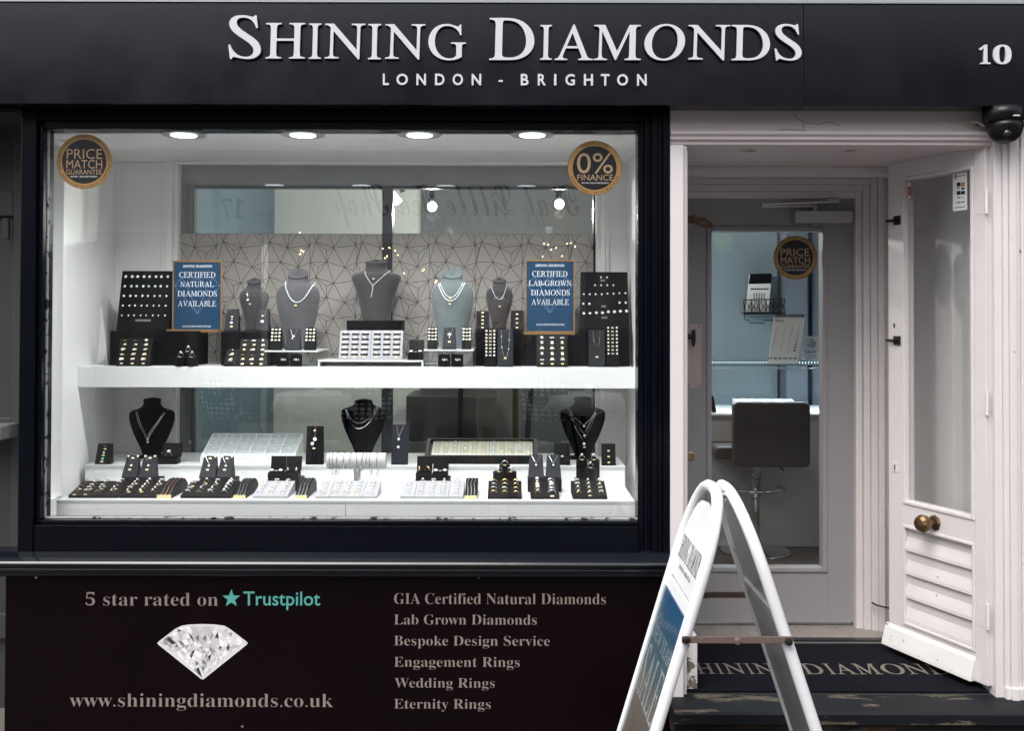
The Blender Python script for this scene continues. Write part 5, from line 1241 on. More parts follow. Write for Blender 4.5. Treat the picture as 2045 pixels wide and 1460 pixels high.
# ---- busts: elliptical loft, front surface known so that chains can lie on it
class Bust:
    def __init__(s, name, label, m, cx, Y, zb, prof, px_base=None, cap=0.0, dr=.55, n=28, foot=None):
        """prof: list of (pixel row, half width px) from base upward"""
        s.k = (Y - CAM.y) / F; s.X = PXm(cx, Y, 650); s.Y = Y
        s.lev = [(P(cx, py, Y).z, hw * s.k) for py, hw in prof]
        s.dr = dr
        e = empty('necklace_bust', (s.X, Y, zb), label, 'bust'); rings = []
        L = []
        for i in range(len(s.lev) - 1):                       # smooth the silhouette
            for t in range(4): L.append(s.at_t(i + t / 4))
        L.append(s.lev[-1]); s.fine = L
        for j, (z, hw) in enumerate(L):
            top = max(0, (j - (len(L) - 5)) / 4) if cap else 0
            rings.append([(s.X + hw * math.cos(a), Y + s.depth(hw) * math.sin(a), z + (cap * s.k * math.sin(a) * top)) for a in [2 * PI * i / n for i in range(n)]])
        w = MB(); w.loft(rings); w.build('torso', m, e, smooth=True)
        if cap:
            z, hw = L[-1]
            w = MB(); w.loft([[(s.X + hw * q * math.cos(a), Y + s.depth(hw) * q * math.sin(a), z + h + cap * s.k * math.sin(a)) for a in [2 * PI * i / n for i in range(n)]] for q, h in ((1.03, -.002), (1.04, .003), (.98, .006), (.5, .009), (.05, .0095))]); w.build('neck_cap', m, e, smooth=True)
        if foot:
            w = MB(); w.box(s.X - foot[0] * s.k, s.X + foot[0] * s.k, Y - .03, Y + .05, zb + .0005, zb + .008); w.build('foot', m, e, bevel=.002)
        s.e = e
    def depth(s, hw): return min(hw * s.dr, .055) + .004
    def at_t(s, t):
        i = min(int(t), len(s.lev) - 2); f = t - i; p = [s.lev[max(0, min(len(s.lev) - 1, q))] for q in (i - 1, i, i + 1, i + 2)]
        cr = lambda a, b, c, d: .5 * (2 * b + (c - a) * f + (2 * a - 5 * b + 4 * c - d) * f * f + (3 * b - a - 3 * c + d) * f ** 3)
        return (p[1][0] + (p[2][0] - p[1][0]) * f, max(.002, cr(*[q[1] for q in p])))
    def front(s, px, py, off=.002):
        z = P(px, py, s.Y - .03).z; x = PXm(px, s.Y - .03, py) - s.X
        for (z0, h0), (z1, h1) in zip(s.fine, s.fine[1:]):
            if z0 <= z <= z1: hw = h0 + (h1 - h0) * (z - z0) / max(1e-6, z1 - z0); break
        else: hw = s.fine[-1][1]
        q = max(0.0, 1 - (x / max(hw, 1e-4)) ** 2)
        return Vector((s.X + x, s.Y - s.depth(hw) * math.sqrt(q) - off, z))
    def necklace(s, pts, r, m, label, beads=None, drops=()):
        sm = []
        for i in range(len(pts) - 1):
            for t in range(4): f = t / 4; sm.append((pts[i][0] + (pts[i + 1][0] - pts[i][0]) * f, pts[i][1] + (pts[i + 1][1] - pts[i][1]) * f))
        sm.append(pts[-1]); V = [s.front(a, b) for a, b in sm]
        e = empty('necklace', tuple(V[0]), label, 'necklace')
        MB().tube(V, r, 5).build('chain', m, e)
        if beads:
            step, size = beads; acc = 0; w = None
            me = gem(size).mesh('stone', [M_GEM])
            for A, B in zip(V, V[1:]):
                while acc < (B - A).length:
                    p = A + (B - A).normalized() * acc; o = bpy.data.objects.new('stone', me); COL.objects.link(o); o.parent = e; o.location = p - V[0] + Vector((0, -.001, 0)); acc += step
                acc -= (B - A).length
        for px, py, me, sc in drops:
            o = bpy.data.objects.new('pendant', me); COL.objects.link(o); o.parent = e; o.location = s.front(px, py, .004) - V[0]; o.scale = (sc,) * 3
        return e
    def ptag(s, px, py, sc=1.0):
        o = bpy.data.objects.new('price_tag', TAGM); COL.objects.link(o); o.parent = s.e; o.location = s.front(px, py, .003) - ROOTS[s.e.name]; o.scale = (sc,) * 3
def arc(x0, y0, xm, ym, x1, y1, n=8):                  # hanging curve through three points
    out = []
    for i in range(n + 1):
        t = i / n; x = x0 + (x1 - x0) * t; s_ = (x - xm) / ((x1 - xm) if x > xm else (xm - x0)); ye = y1 if x > xm else y0
        out.append((x, ym + (ye - ym) * abs(s_) ** 2.1))
    return out

# ---------------------------------------------------------------- upper shelf
KS = (SY + .03 - CAM.y) / F
z1 = block('display_block', 'black leatherette display block under the left earring board', M_BLKBOX, 219, 392, 661, 734, .52, .16, SZ)
z2 = block('display_block', 'black display block under the left small grey bust', M_BLKBOX, 441, 541, 662, 733, .54, .17, SZ)
z3 = block('display_block', 'black display block under the right small grey bust', M_BLKBOX, 950, 1044, 660, 733, .55, .17, SZ)
z4 = block('display_block', 'black display block under the right blue poster stand', M_BLKBOX, 1045, 1161, 668, 730, .56, .14, SZ)
z5 = block('display_block', 'black display block under the right earring board', M_BLKBOX, 1161, 1258, 658, 729, .55, .17, SZ)
z6 = block('display_block', 'low black block under the middle grey bust', M_BLKBOX, 692, 802, 640, 662, .66, .12, ztop_at(746, 662, .66))
tag(box('bust_riser', M_BLKBOX, None, PXm(700, .665, 680), PXm(795, .665, 680), .665, .775, SZ, ztop_at(746, 662, .66) - .0005), 'dark box hidden behind the two white ring boards', 'block')
# earring boards
def earring_board(x0, x1, yt, Y, zb, topw, label, cells, tags, grp):
    e, S = wedge('earring_board', label, 'board', M_BLKBOX, x0, x1, yt, 657, Y, .055, zb, .004, topw)
    for u, v, sc in cells:
        q_ = sorted({c_[1] > v + .02 and round(c_[1], 1) for c_ in cells} - {False}); same = sorted(c_[0] for c_ in cells if abs(c_[1] - v) < .04)
        for d in (-.035, .045): stud(S, u + d * 1.6, v, '%s stud of the %s pair, %s row down, %s' % ('left' if d < 0 else 'right', NUM[same.index(u)], NUM[len(q_)], grp), 'studs on ' + grp, sc)
    for u, v, w_ in tags:
        a, b = S.pt(u - w_, v, .0008), S.pt(u + w_, v + .03, .0008); MB().quad([S.pt(u - w_, v, .0008), S.pt(u + w_, v, .0008), S.pt(u + w_, v + .035, .0008), S.pt(u - w_, v + .035, .0008)]).build('name_plate', mat('grey_plate', (.16, .16, .17), .5), e)
cells = [(-.36 + c * .235, .90 - r_ * .165, (1.05 - .1 * r_) * (1.1 if c < 2 else 1)) for r_ in range(5) for c in range(4)]
earring_board(232, 336, 541, .56, z1, .98, 'tall black velvet board with five rows of studs left of the left poster', cells, [(.0, .14, .15)], 'the left earring board')
cells = [(-.01, .90, .7), (-.14, .76, .75), (.12, .76, .75), (-.38, .60, .75), (-.13, .60, .75), (.12, .61, .75), (.37, .62, .75), (-.39, .43, .95), (.37, .45, .95), (-.38, .26, 1.05), (-.12, .27, 1.15), (.13, .29, 1.2), (.38, .30, 1.25)]
earring_board(1160, 1257, 543, .585, z5, .98, 'tall black velvet board with scattered studs right of the right poster', cells, [(-.03, .83, .05), (-.02, .37, .05), (-.01, .17, .06)], 'the right earring board')
# posters
def poster(x0, y0, x1, y1, Y, zb, lines, label, sp):
    X0, X1, Z0, Z1 = rect(x0, y0, x1, y1, Y); e = empty('poster_stand', ((X0 + X1) / 2, Y, zb), label, 'poster stand')
    k = (Y - CAM.y) / F; t = 2.6 * k
    ps_ = box('print_sheet', M_BLUE, e, X0 + t, X1 - t, Y, Y + .004, Z0 + t, Z1 - t)
    for a in ((X0, X0 + t, Z0, Z1), (X1 - t, X1, Z0, Z1), (X0 + t + .0002, X1 - t - .0002, Z1 - t, Z1), (X0 + t + .0002, X1 - t - .0002, Z0, Z0 + t)): box('frame_bar', M_FRGOLD, e, a[0], a[1], Y - .003, Y + .006, a[2], a[3])
    box('base_plate', G_ACR, e, X0 - .004, X1 - .004, Y - .05, Y + .05, zb + .0006, zb + .006)
    for a in ((X0 - .006, X1 - .002, Y - .055, Y - .0505),): box('base_edge', M_FRGOLD, e, a[0], a[1], a[2], a[3], zb + .0007, zb + .0065)
    for s_ in (X0 - .0055, X1 - .0065): box('base_edge', M_FRGOLD, e, s_, s_ + .003, Y - .0503, Y - .0035, zb + .0007, zb + .0064)
    for b_, a, b, c, d, stl, off in lines: pletters('poster_lettering', b_, M_PWHITE, ps_, a, b, c, d, Y - .0006, style=stl, off=off)
    w = MB(); cx = (x0 + x1) / 2
    dl = [((cx - 46, y0 + 50), (cx - 31, y0 + 34)), ((cx - 31, y0 + 34), (cx + 31, y0 + 34)), ((cx + 31, y0 + 34), (cx + 46, y0 + 50)), ((cx + 46, y0 + 50), (cx, y0 + 106)), ((cx - 46, y0 + 50), (cx, y0 + 106)), ((cx - 46, y0 + 50), (cx + 46, y0 + 50)),
          ((cx - 20, y0 + 50), (cx, y0 + 106)), ((cx + 20, y0 + 50), (cx, y0 + 106)), ((cx - 31, y0 + 34), (cx - 20, y0 + 50)), ((cx - 20, y0 + 50), (cx, y0 + 34)), ((cx, y0 + 34), (cx + 20, y0 + 50)), ((cx + 20, y0 + 50), (cx + 31, y0 + 34))]
    for A_, B_ in dl:
        A, B = P(*A_, Y), P(*B_, Y); n_ = Vector((-(B - A).z, 0, (B - A).x)).normalized() * .0007
        w.quad([(q.x, Y - .0003, q.z) for q in (A - n_, A + n_, B + n_, B - n_)])
    w.build('printed_diamond_outline', M_BLUELN, ps_)
YP = .60
poster(344.5, 520.5, 443.5, 664, .575, z1, [('SHINING', 365.5, 529, 389.5, 534, 'serif', 0), ('DIAMONDS', 391.5, 529, 423.5, 534, 'serif', 0), ('CERTIFIED', 358, 543, 430, 554, 'roman', -.002), ('NATURAL', 360, 562, 427, 573, 'roman', -.002), ('DIAMONDS', 354.5, 580.5, 433, 592, 'roman', -.002), ('AVAILABLE', 355.5, 600.5, 431.5, 612, 'roman', -.002), ('ASK IN STORE FOR MORE DETAILS', 364, 650, 421, 653.5, 'sans', .01)], 'gold framed blue poster for natural diamonds on the left', 0)
poster(1049, 519, 1148, 664, .585, z4, [('SHINING', 1069.5, 527.5, 1093.5, 532.5, 'serif', 0), ('DIAMONDS', 1095.5, 527.5, 1127, 532.5, 'serif', 0), ('CERTIFIED', 1063, 541, 1133, 552, 'roman', -.002), ('LAB-GROWN', 1056, 560, 1141, 571, 'roman', -.002), ('DIAMONDS', 1060.5, 578.5, 1138, 590, 'roman', -.002), ('AVAILABLE', 1061.5, 597.5, 1136, 609, 'roman', -.002), ('ASK IN STORE FOR MORE DETAILS', 1071, 646.5, 1127, 650, 'sans', .01)], 'gold framed blue poster for lab-grown diamonds on the right', 0)
# steep ring pads
def ring_pad(x0, x1, yt, yb, Y, zb, m, label, where, cols, rows, depth=.05, kinds='g', stones=(0, 1, 2), tp=.9, sc=1.0, **kw):
    e, S = wedge('ring_pad', label, 'ring pad', m, x0, x1, yt, yb, Y, depth, zb); ring_grid(S, cols, rows, where, kinds, stones, tp, sc, **kw); return e, S
ring_pad(231, 297, 676, 734, .455, SZ, M_BLKBOX, 'slanted black ring pad with three columns of gold rings at far left of shelf', 'far left black pad of upper shelf', 3, 5, kinds='gG', stones=(0, 1, 1, 3))
ring_pad(474, 531, 677, 735, .455, SZ, M_BLKBOX, 'slanted black ring pad with three columns under the left small bust', 'black three-column pad below the left small bust', 3, 5)
ring_pad(446, 472, 698, 735, .45, SZ, M_BLKBOX, 'short black ring pad with one column left of the three-column pad', 'short black single-column pad on the upper shelf', 1, 3, u0=0, u1=0)
ring_pad(1072, 1134, 670, 731, .47, SZ, M_BLKBOX, 'slanted black ring pad with three columns below the right poster', 'black pad below the right poster', 3, 5, kinds='gs', stones=(1, 1, 2, 3))
WPZ = ztop_at(740, 719, .50)
for a, b, w_ in ((676, 739, 'left'), (739.6, 803, 'right')):
    e, S = wedge('ring_board', '%s one of the two pale grey ring boards in the middle of the shelf' % w_, 'ring board', M_WPAD, a, b, 660, 719, .50, .04, WPZ + .0005)
    for j in range(5):
        for i in range(3):
            q = S.mw(-.31 + .31 * i, .13 + .185 * j - .012, .0006); o = bpy.data.objects.new('ring_slot_shade', SLOT)
            COL.objects.link(o); o.parent = e; o.matrix_parent_inverse = Matrix.Translation(-ROOTS[e.name]); o.matrix_basis = q
    ring_grid(S, 3, 5, '%s pale ring board of the upper shelf' % w_, 'sg' if w_ == 'left' else 'ggs', (1, 2, 2), .75, 1.15, u0=-.31, u1=.31, v0=.15, v1=.89)
# acrylic risers
def acrylic(x0, x1, yt, yb, Y, depth, label):
    X0, X1 = PXm(x0, Y, yb), PXm(x1, Y, yb); zt = ztop_at((x0 + x1) / 2, yt, Y); e = empty('acrylic_riser', ((X0 + X1) / 2, Y, SZ), label, 'riser')
    box('top_plate', mat('frosted_acrylic', (.72, .75, .75), .25), e, X0, X1, Y, Y + depth, zt - .006, zt)
    box('side_plate', G_ACR, e, X0, X0 + .004, Y, Y + depth, SZ + .0005, zt - .0065); box('side_plate', G_ACR, e, X1 - .004, X1, Y, Y + depth, SZ + .0005, zt - .0065)
    box('front_plate', G_ACR, e, X0 + .0045, X1 - .0045, Y + .002, Y + .006, SZ + .0005, zt - .0065); return zt
za1 = acrylic(528, 634, 700, 736, .46, .24, 'clear acrylic riser with frosted top under the left large bust')
za2 = acrylic(846, 946, 698, 736, .46, .24, 'clear acrylic riser with frosted top under the right large bust')
X0, X1 = PXm(635, .475, 725), PXm(845, .475, 725)
e = empty('acrylic_stand', ((X0 + X1) / 2, .475, SZ), 'wide low white acrylic stand under the two ring boards', 'riser')
box('top_plate', mat('frosted_acrylic', (.72, .75, .75), .25), e, X0, X1, .475, .655, WPZ - .006, WPZ)
for a in (X0, X1 - .006): box('side_plate', mat('frosted_acrylic', (.72, .75, .75), .25), e, a, a + .006, .476, .65, SZ + .0005, WPZ - .0065)
box('back_plate', mat('frosted_cream', (.70, .70, .66), .4), e, X0 + .0065, X1 - .0065, .60, .605, SZ + .0005, WPZ - .0065)
# pendant and earring stands
def pendant_stand(x0, x1, yt, yb, Y, zb, label, neck, depth=.03, m=None, topw=.82, cross=False, chainm=None, tg=(.0, .22), drop=None, vv=None, stn=True):
    e, S = wedge('pendant_stand', label, 'pendant stand', m or M_LEATH, x0, x1, yt, yb, Y, depth, zb, .006, topw)
    v = vv or vee(S, .26, .95, .52)
    chain(S, v, .0007, chainm or M_SILV, neck, None, drop or [((0, v[len(v) // 2][1] - .05, .9), GEM)])
    if cross: pass
    if tg: tagp(S, tg[0], tg[1], e)
    return e, S
def earring_stand(x0, x1, yt, yb, Y, zb, label, where, rows, depth=.025, v0=.42, v1=.90, sc=.9, two=True, hoop=False):
    e, S = wedge('earring_stand', label, 'earring stand', M_BLKBOX, x0, x1, yt, yb, Y, depth, zb, .004)
    for j in range(rows):
        v = v0 + (v1 - v0) * j / max(1, rows - 1)
        if two:
            for u in (-.33, .33): stud(S, u, v, '%s stud, %s pair from top, %s' % ('left' if u < 0 else 'right', NUM[rows - 1 - j], where), 'earrings on the ' + where, sc)
        tagp(S, 0, v, e, .85)
    return e, S
pendant_stand(447, 476, 617, 661, .55, z2, 'small charcoal pendant stand on the block left of the left small bust', 'rose gold flower pendant on the stand left of the left small bust', drop=[((0, .62, .8), TAGM), ((0, .5, .8), GEM), ((-.02, .33, 1.0), GEMB)], chainm=M_ROSE, tg=(0, .16))
pendant_stand(508, 537, 617, 661, .55, z2, 'small charcoal pendant stand on the block right of the left small bust', 'square pendant on the stand right of the left small bust', drop=[((0, .66, .8), TAGM), ((0, .38, 1.2), GEMB)], tg=None)
def bigstand(x, w_): pass
earring_stand(538, 560, 654, 700, .465, za1, 'black earring stand at the left end of the left acrylic riser', 'stand at the left end of the left riser', 4)
pendant_stand(569, 599, 656, 700, .465, za1, 'charcoal pendant stand in the middle of the left acrylic riser', 'fine pendant on the middle stand of the left riser', tg=(0, .62), drop=[((-.06, .50, .8), GEM)])
earring_stand(607, 629, 654, 700, .465, za1, 'black earring stand at the right end of the left acrylic riser', 'stand at the right end of the left riser', 4)
earring_stand(853, 873, 653, 698, .465, za2, 'black earring stand at the left end of the right acrylic riser', 'stand at the left end of the right riser', 4)
e, S = pendant_stand(883, 911, 654, 698, .465, za2, 'charcoal pendant stand in the middle of the right acrylic riser', 'silver cross pendant on the middle stand of the right riser', tg=(0, .3), drop=[((0, .6, .4), GEM)])
w = MB()
for a, b, c, d in ((-.022, .022, .46, .76), (-.16, .16, .62, .67)): w.loft([[S.pt(a, c, .002), S.pt(b, c, .002), S.pt(b, d, .002), S.pt(a, d, .002)], [S.pt(a, c, .004), S.pt(b, c, .004), S.pt(b, d, .004), S.pt(a, d, .004)]])
tag(w.build('cross_pendant', M_SILV), 'small silver cross hanging in front of the right large bust', 'pendant')
earring_stand(922, 941, 653, 698, .465, za2, 'black earring stand at the right end of the right acrylic riser', 'stand at the right end of the right riser', 4)
earring_stand(951, 976, 621, 660, .56, z3, 'black ring stand on the block left of the right small bust', 'stand left of the right small bust', 5, two=False, v0=.1)
earring_stand(1020, 1045, 620, 660, .555, z3, 'black ring stand on the block right of the right small bust', 'stand right of the right small bust', 4, two=False, v0=.1, v1=.8)
earring_stand(967, 991, 656, 734, .475, SZ, 'tall charcoal earring stand in front of the right small bust', 'tall stand left of the station necklace', 8, v0=.28, v1=.93, sc=.8)
e, S = pendant_stand(993, 1025, 658, 734, .47, SZ, 'tall charcoal stand with long station necklace below the right small bust', 'long silver station necklace on the tall charcoal stand', vv=[(-.26, .99), (-.25, .8), (-.24, .6), (-.2, .42), (-.08, .26), (0, .22), (.08, .26), (.2, .42), (.24, .6), (.25, .8), (.26, .99)], drop=[((-.25, .8, .6), GEM), ((.25, .7, .6), GEM), ((-.22, .5, .6), GEM), ((.2, .45, .6), GEM)], tg=(0, .2), topw=.97)
e, S = pendant_stand(1176, 1209, 659, 731, .48, SZ, 'tall charcoal stand with gold chain below the right earring board', 'fine gold chain on the tall stand below the right earring board', vv=[(-.22, .99), (-.2, .8), (-.14, .58), (0, .47), (.14, .58), (.2, .8), (.22, .99)], chainm=M_GOLD, drop=[((-.17, .7, .5), PEARL), ((.18, .75, .5), PEARL)], tg=(0, .24), topw=.97)
earring_stand(1211, 1237, 649, 730, .485, SZ, 'tall charcoal earring stand at the right end of the shelf', 'tall stand at the right end of the shelf', 8, v0=.3, v1=.93, sc=.75)
# certificate cards, ring pods, boxes
for i, (a, b) in enumerate(((552, 577), (578.5, 603), (875, 899), (901, 925))):
    w_ = ['left card under the left riser', 'right card under the left riser', 'left card under the right riser', 'right card under the right riser'][i]
    X0, X1, Z0, Z1 = rect(a, 712.5, b, 738, .448); Y = .448
    e = empty('certificate_block', ((X0 + X1) / 2, Y, SZ), 'small black certificate card with corner studs, ' + w_, 'card')
    h = Z1 - Z0; box('card_plate', M_BLKBOX, e, X0, X1, Y, Y + .006, SZ + .0005, SZ + h)
    pletters('card_lettering', 'GIA', M_PWHITE, e, (a + b) / 2 - 4, 716, (a + b) / 2 + 7, 720, Y - .0005, style='serif')
    for u in (X0 + .005, X1 - .005):
        for z in (SZ + .006, SZ + h - .006): MB().lathe((u, Y - .0002, z), [(.0022, 0), (.0018, -.0012)], 8, 'Y').build('corner_stud', M_SILV, e)
    o = sub('stone', GEMS, e, Matrix.Translation(((0, -.002, h * .55))))
def ring_pod(px, yt, yb, rpx, Y, zb, label, rl, kind='s', stone=1):
    k = (Y - CAM.y) / F; X = PXm(px, Y, yb); h = max(.01, ztop_at(px, yt, Y - rpx * k * .2) - zb); r_ = rpx * k
    e = empty('ring_pod', (X, Y, zb), label, 'ring holder')
    MB().lathe((X, Y, zb), [(r_, 0), (r_, h * .93), (r_ * .94, h)], 20).build('pod_body', M_BLKBOX, e)
    MB().box(X - r_ * .7, X + r_ * .7, Y - .002, Y + .002, zb + h, zb + h + .0006).build('ring_slit', M_VELV, e)
    S = Surf(X - .01, X + .01, Y - .01, zb + h, Y + .01, zb + h + .003); ring(S, 0, .5, kind, stone, False, rl, 'rings in black round holders', 1.15)
    tagp(S, 0, -.25, e)
for px, yt, yb, Y, w_ in ((361, 713, 735, .46, 'front left'), (384, 713, 735, .46, 'front right'), (376, 702, 733, .50, 'rear')):
    ring_pod(px, yt, yb, 11.5, Y, SZ, '%s of three black round ring holders below the left poster' % w_, 'diamond ring in the %s round holder below the left poster' % w_)
def ring_box(x0, x1, yt, ym, yb, Y, zb, label, items, tilt=.02):
    X0, X1 = PXm(x0, Y, yb), PXm(x1, Y, yb); zm_ = zb + max(.012, (yb - ym) * (Y - CAM.y) / F); zt = ztop_at((x0 + x1) / 2, yt, Y + .055)
    e = empty('jewellery_box', ((X0 + X1) / 2, Y, zb), label, 'box'); d = .048
    box('box_base', M_BLKBOX, e, X0, X1, Y, Y + d, zb + .0004, zm_, bevel=.002)
    box('cushion', M_VELV, e, X0 + .004, X1 - .004, Y + .004, Y + d - .004, zm_, zm_ + .004)
    w = MB(); w.loft([[(X0, Y + d, zm_), (X1, Y + d, zm_), (X1, Y + d + .012, zm_), (X0, Y + d + .012, zm_)], [(X0, Y + d + tilt, zt), (X1, Y + d + tilt, zt), (X1, Y + d + tilt + .012, zt), (X0, Y + d + tilt + .012, zt)]]); w.build('lid', M_BLKBOX, e, bevel=.002)
    S = Surf(X0, X1, Y + .012, zm_ + .0045, Y + .03, zm_ + .006)
    if items == 'studs':
        for u in (-.3, .3): stud(S, u, .5, ('left' if u < 0 else 'right') + ' diamond stud in the ' + label, 'studs in the ' + label, 1.6)
        tagp(S, 0, .3, e)
    elif items == 'hoops':
        for u in (-.28, .28): put('hoop_earring', RING['S'], S.mw(u, .5, .004, 1.0) @ Matrix.Rotation(1.1, 4, 'Y'), ('left' if u < 0 else 'right') + ' diamond hoop in the ' + label, 'earring', 'hoops in the ' + label)
    elif items == 'goldhoops':
        for u, a in ((-.3, 1.45), (.22, .7)): put('hoop_earring', RING['G'], S.mw(u, .5, .006, 1.2) @ Matrix.Rotation(a, 4, 'Y'), ('left' if u < 0 else 'right') + ' gold hoop in the ' + label, 'earring', 'hoops in the ' + label)
    else: ring(S, 0, .5, 's', 3, False, 'solitaire ring in the ' + label, None, 1.3)
    return e
ring_box(814, 844, 679, 706, 719, .50, WPZ + .0005, 'open black box beside the pale ring boards', 'studs')
# busts of the upper shelf
b = Bust('b', 'small dark grey suede bust beside the left poster', M_SUEDED, 507, .64, z2, [(660, 17), (640, 18.5), (615, 25), (596, 29.5), (584, 27), (577, 18), (570, 13.5), (563, 14)], cap=4.5)
b.necklace([(491, 571), (495, 590), (497, 599), (509, 590), (524, 571)], .0011, M_SILV, 'silver chain with a diamond drop on the left small bust', None, [(496, 599, GEMB, .8)]); b.ptag(500, 607, .8)
b = Bust('b', 'large slate grey suede bust left of centre with diamond line necklace', M_SUEDE, 595, .62, za1, [(697, 24), (680, 26), (650, 34), (610, 42), (587, 43.5), (574, 38), (564, 24), (556, 20), (548, 20.5)], cap=9)
b.necklace(arc(568, 562, 595, 604, 627, 562, 12), .0012, M_SILV, 'graduated diamond line necklace on the left large bust', (.0060, .0026)); b.ptag(593, 610, .9)
b = Bust('b', 'broad shouldered taupe suede bust in the middle of the shelf', M_SUEDED, 751, .70, z6, [(643, 29), (620, 31), (590, 38), (566, 46), (556, 50), (549, 47), (543, 30), (536, 22), (525, 21.5)], cap=3)
b.necklace([(729, 541), (732, 550), (740, 562), (746, 571), (756, 562), (770, 549), (779, 539)], .0013, M_SILV, 'diamond lariat necklace on the middle bust', (.0050, .0017))
b.necklace([(746.5, 571), (746, 578), (744, 587), (742, 594)], .0013, M_SILV, 'straight diamond drop of the lariat on the middle bust', (.0048, .0018)); b.ptag(748, 557, .8)
b = Bust('b', 'large grey suede bust, teal light in its colour, right of centre with twin diamond necklace', M_SUEDET, 903, .62, za2, [(697, 24), (680, 26), (650, 34), (610, 41), (585, 42), (573, 37), (563, 24), (556, 20), (548, 20.5)], cap=9)
b.necklace(arc(875, 566, 900, 601, 928, 565, 12), .0012, M_SILV, 'outer diamond necklace on the right large bust', (.0058, .0026)); b.necklace(arc(879, 566, 901, 594, 924, 564, 12), .0012, M_SILV, 'inner diamond necklace on the right large bust', (.0058, .0024)); b.ptag(900, 595, 1.1); b.ptag(899, 607, .9)
b = Bust('b', 'small dark taupe suede bust beside the right poster', M_SUEDED, 997, .65, z3, [(658, 14), (640, 16), (612, 24), (592, 27.5), (580, 25), (574, 17), (568, 13), (562, 13.5)], cap=4)
b.necklace(arc(981, 572, 998, 598, 1012, 570, 8), .0015, M_SILV, 'slim silver bar necklace on the right small bust', (.0046, .0016)); b.ptag(998, 612, .8)
# ---------------------------------------------------------------- rear plinth
pendant_stand(189, 220, 886, 929, .47, ZQ, 'small black stand with a column of rings at the left of the rear plinth', 'tiny gold chain on the leftmost stand of the rear plinth', m=M_BLKBOX, topw=.97, vv=[(-.1, .88), (0, .84), (.1, .88)], drop=[((.05, .70, .9), TAGM), ((0, .52, 1.0), GEM), ((0, .38, .9), TAGM), ((-.02, .2, 1.1), GEMGR)], tg=(-.05, .06), chainm=M_GOLD)
def vbust(px, Y, top, label, skew=0, w_=1.0, base=912):
    return Bust('b', label, M_VELV, px, Y, ZQ, [(base, 17), (base - 8, 19), (base - 40, 33), (base - 68, 43 * w_), (base - 84, 44.5 * w_), (base - 91, 41 * w_), (base - 97, 24), (base - 104, 17.5), (top, 17)], cap=1.5, foot=(26, 0))
b = vbust(305, .66, 800, 'black velvet bust with two fine pendants at the left of the rear plinth')
b.necklace([(277, 822), (284, 843), (292, 862), (296, 874), (304, 860), (318, 842), (333, 818)], .0007, M_SILV, 'upper fine pendant necklace on the left velvet bust', None, [(297.5, 876, GEM, 1)])
b.necklace([(274, 822), (281, 845), (291, 866), (296, 880), (304, 866), (319, 844), (335, 818)], .0007, M_SILV, 'lower fine pendant necklace on the left velvet bust', None, [(297, 882, GEMB, .8)])
ring_box(314, 353, 886, 919, 931, .47, ZQ, 'open black box beside the left velvet bust', 'ring')
# white sectioned tray
e, S = wedge('sectioned_tray', 'white sectioned tray with loose diamonds leaning on the rear plinth', 'tray', M_SHELF, 399, 588, 868, 931, .50, .17, ZQ, .018)
for i in range(7): u = -.49 + .98 * i / 6; w = MB(); w.loft([[S.pt(u - .006, .02, 0), S.pt(u + .006, .02, 0), S.pt(u + .006, .99, 0), S.pt(u - .006, .99, 0)], [S.pt(u - .006, .02, .006), S.pt(u + .006, .02, .006), S.pt(u + .006, .99, .006), S.pt(u - .006, .99, .006)]]); w.build('divider', M_SHELF, e)
for j in range(5): v = .01 + .98 * j / 4; w = MB(); w.loft([[S.pt(-.495, v - .006, 0), S.pt(.495, v - .006, 0), S.pt(.495, v + .008, 0), S.pt(-.495, v + .008, 0)], [S.pt(-.495, v - .006, .0065), S.pt(.495, v - .006, .0065), S.pt(.495, v + .008, .0065), S.pt(-.495, v + .008, .0065)]]); w.build('divider', M_SHELF, e)
w = MB()
for i in range(6):
    for j in range(4):
        u, v = -.41 + .163 * i, .13 + .245 * j; du, dv = .072, .105
        MB().quad([S.pt(u - du, v - dv, .0006), S.pt(u + du, v - dv, .0006), S.pt(u + du, v + dv, .0006), S.pt(u - du, v + dv, .0006)]).build('compartment_floor', mat('pale_blue_lining', (.50, .57, .60), .6), e)
        put('loose_diamond', GEM, S.mw(u, v + .01, .004, 1.25, rg.random()), 'loose diamond, %s column, %s row from the front of the white sectioned tray' % (NUM[i], NUM[j]), 'diamond', 'loose diamonds in the white sectioned tray')
pendant_stand(610, 645, 851, 931, .475, ZQ, 'tall black stand with rose gold chain right of the white tray', 'rose gold pendant with two white circles right of the white tray', m=M_BLKBOX, topw=.97, depth=.02, chainm=M_ROSE, vv=[(-.02, .98), (-.06, .7), (-.12, .52), (-.06, .56), (.02, .62), (.04, .98)], drop=[((-.02, .88, .9), TAGM), ((0, .64, 1.3), GEMB), ((-.14, .52, 1.2), GEMB)], tg=(-.04, .40))
b = vbust(727, .66, 803, 'black velvet bust with double chain in the middle of the rear plinth', base=908)
b.necklace(arc(692, 818, 718, 844, 753, 813, 8), .0016, M_SILV, 'inner silver snake chain on the middle velvet bust'); b.necklace(arc(690, 818, 717, 855, 756, 813, 8), .0017, M_SILV, 'outer gold-toned chain on the middle velvet bust')
pendant_stand(781, 814, 848, 930, .475, ZQ, 'tall charcoal stand with two drop pendants right of the middle velvet bust', 'twin silver drop pendants right of the middle velvet bust', topw=.98, depth=.02, vv=[(-.2, .97), (-.12, .75), (-.07, .55), (0, .75), (.22, .97)], drop=[((-.06, .62, 1.2), GEM), ((-.08, .42, 1.3), GEM)], tg=None)
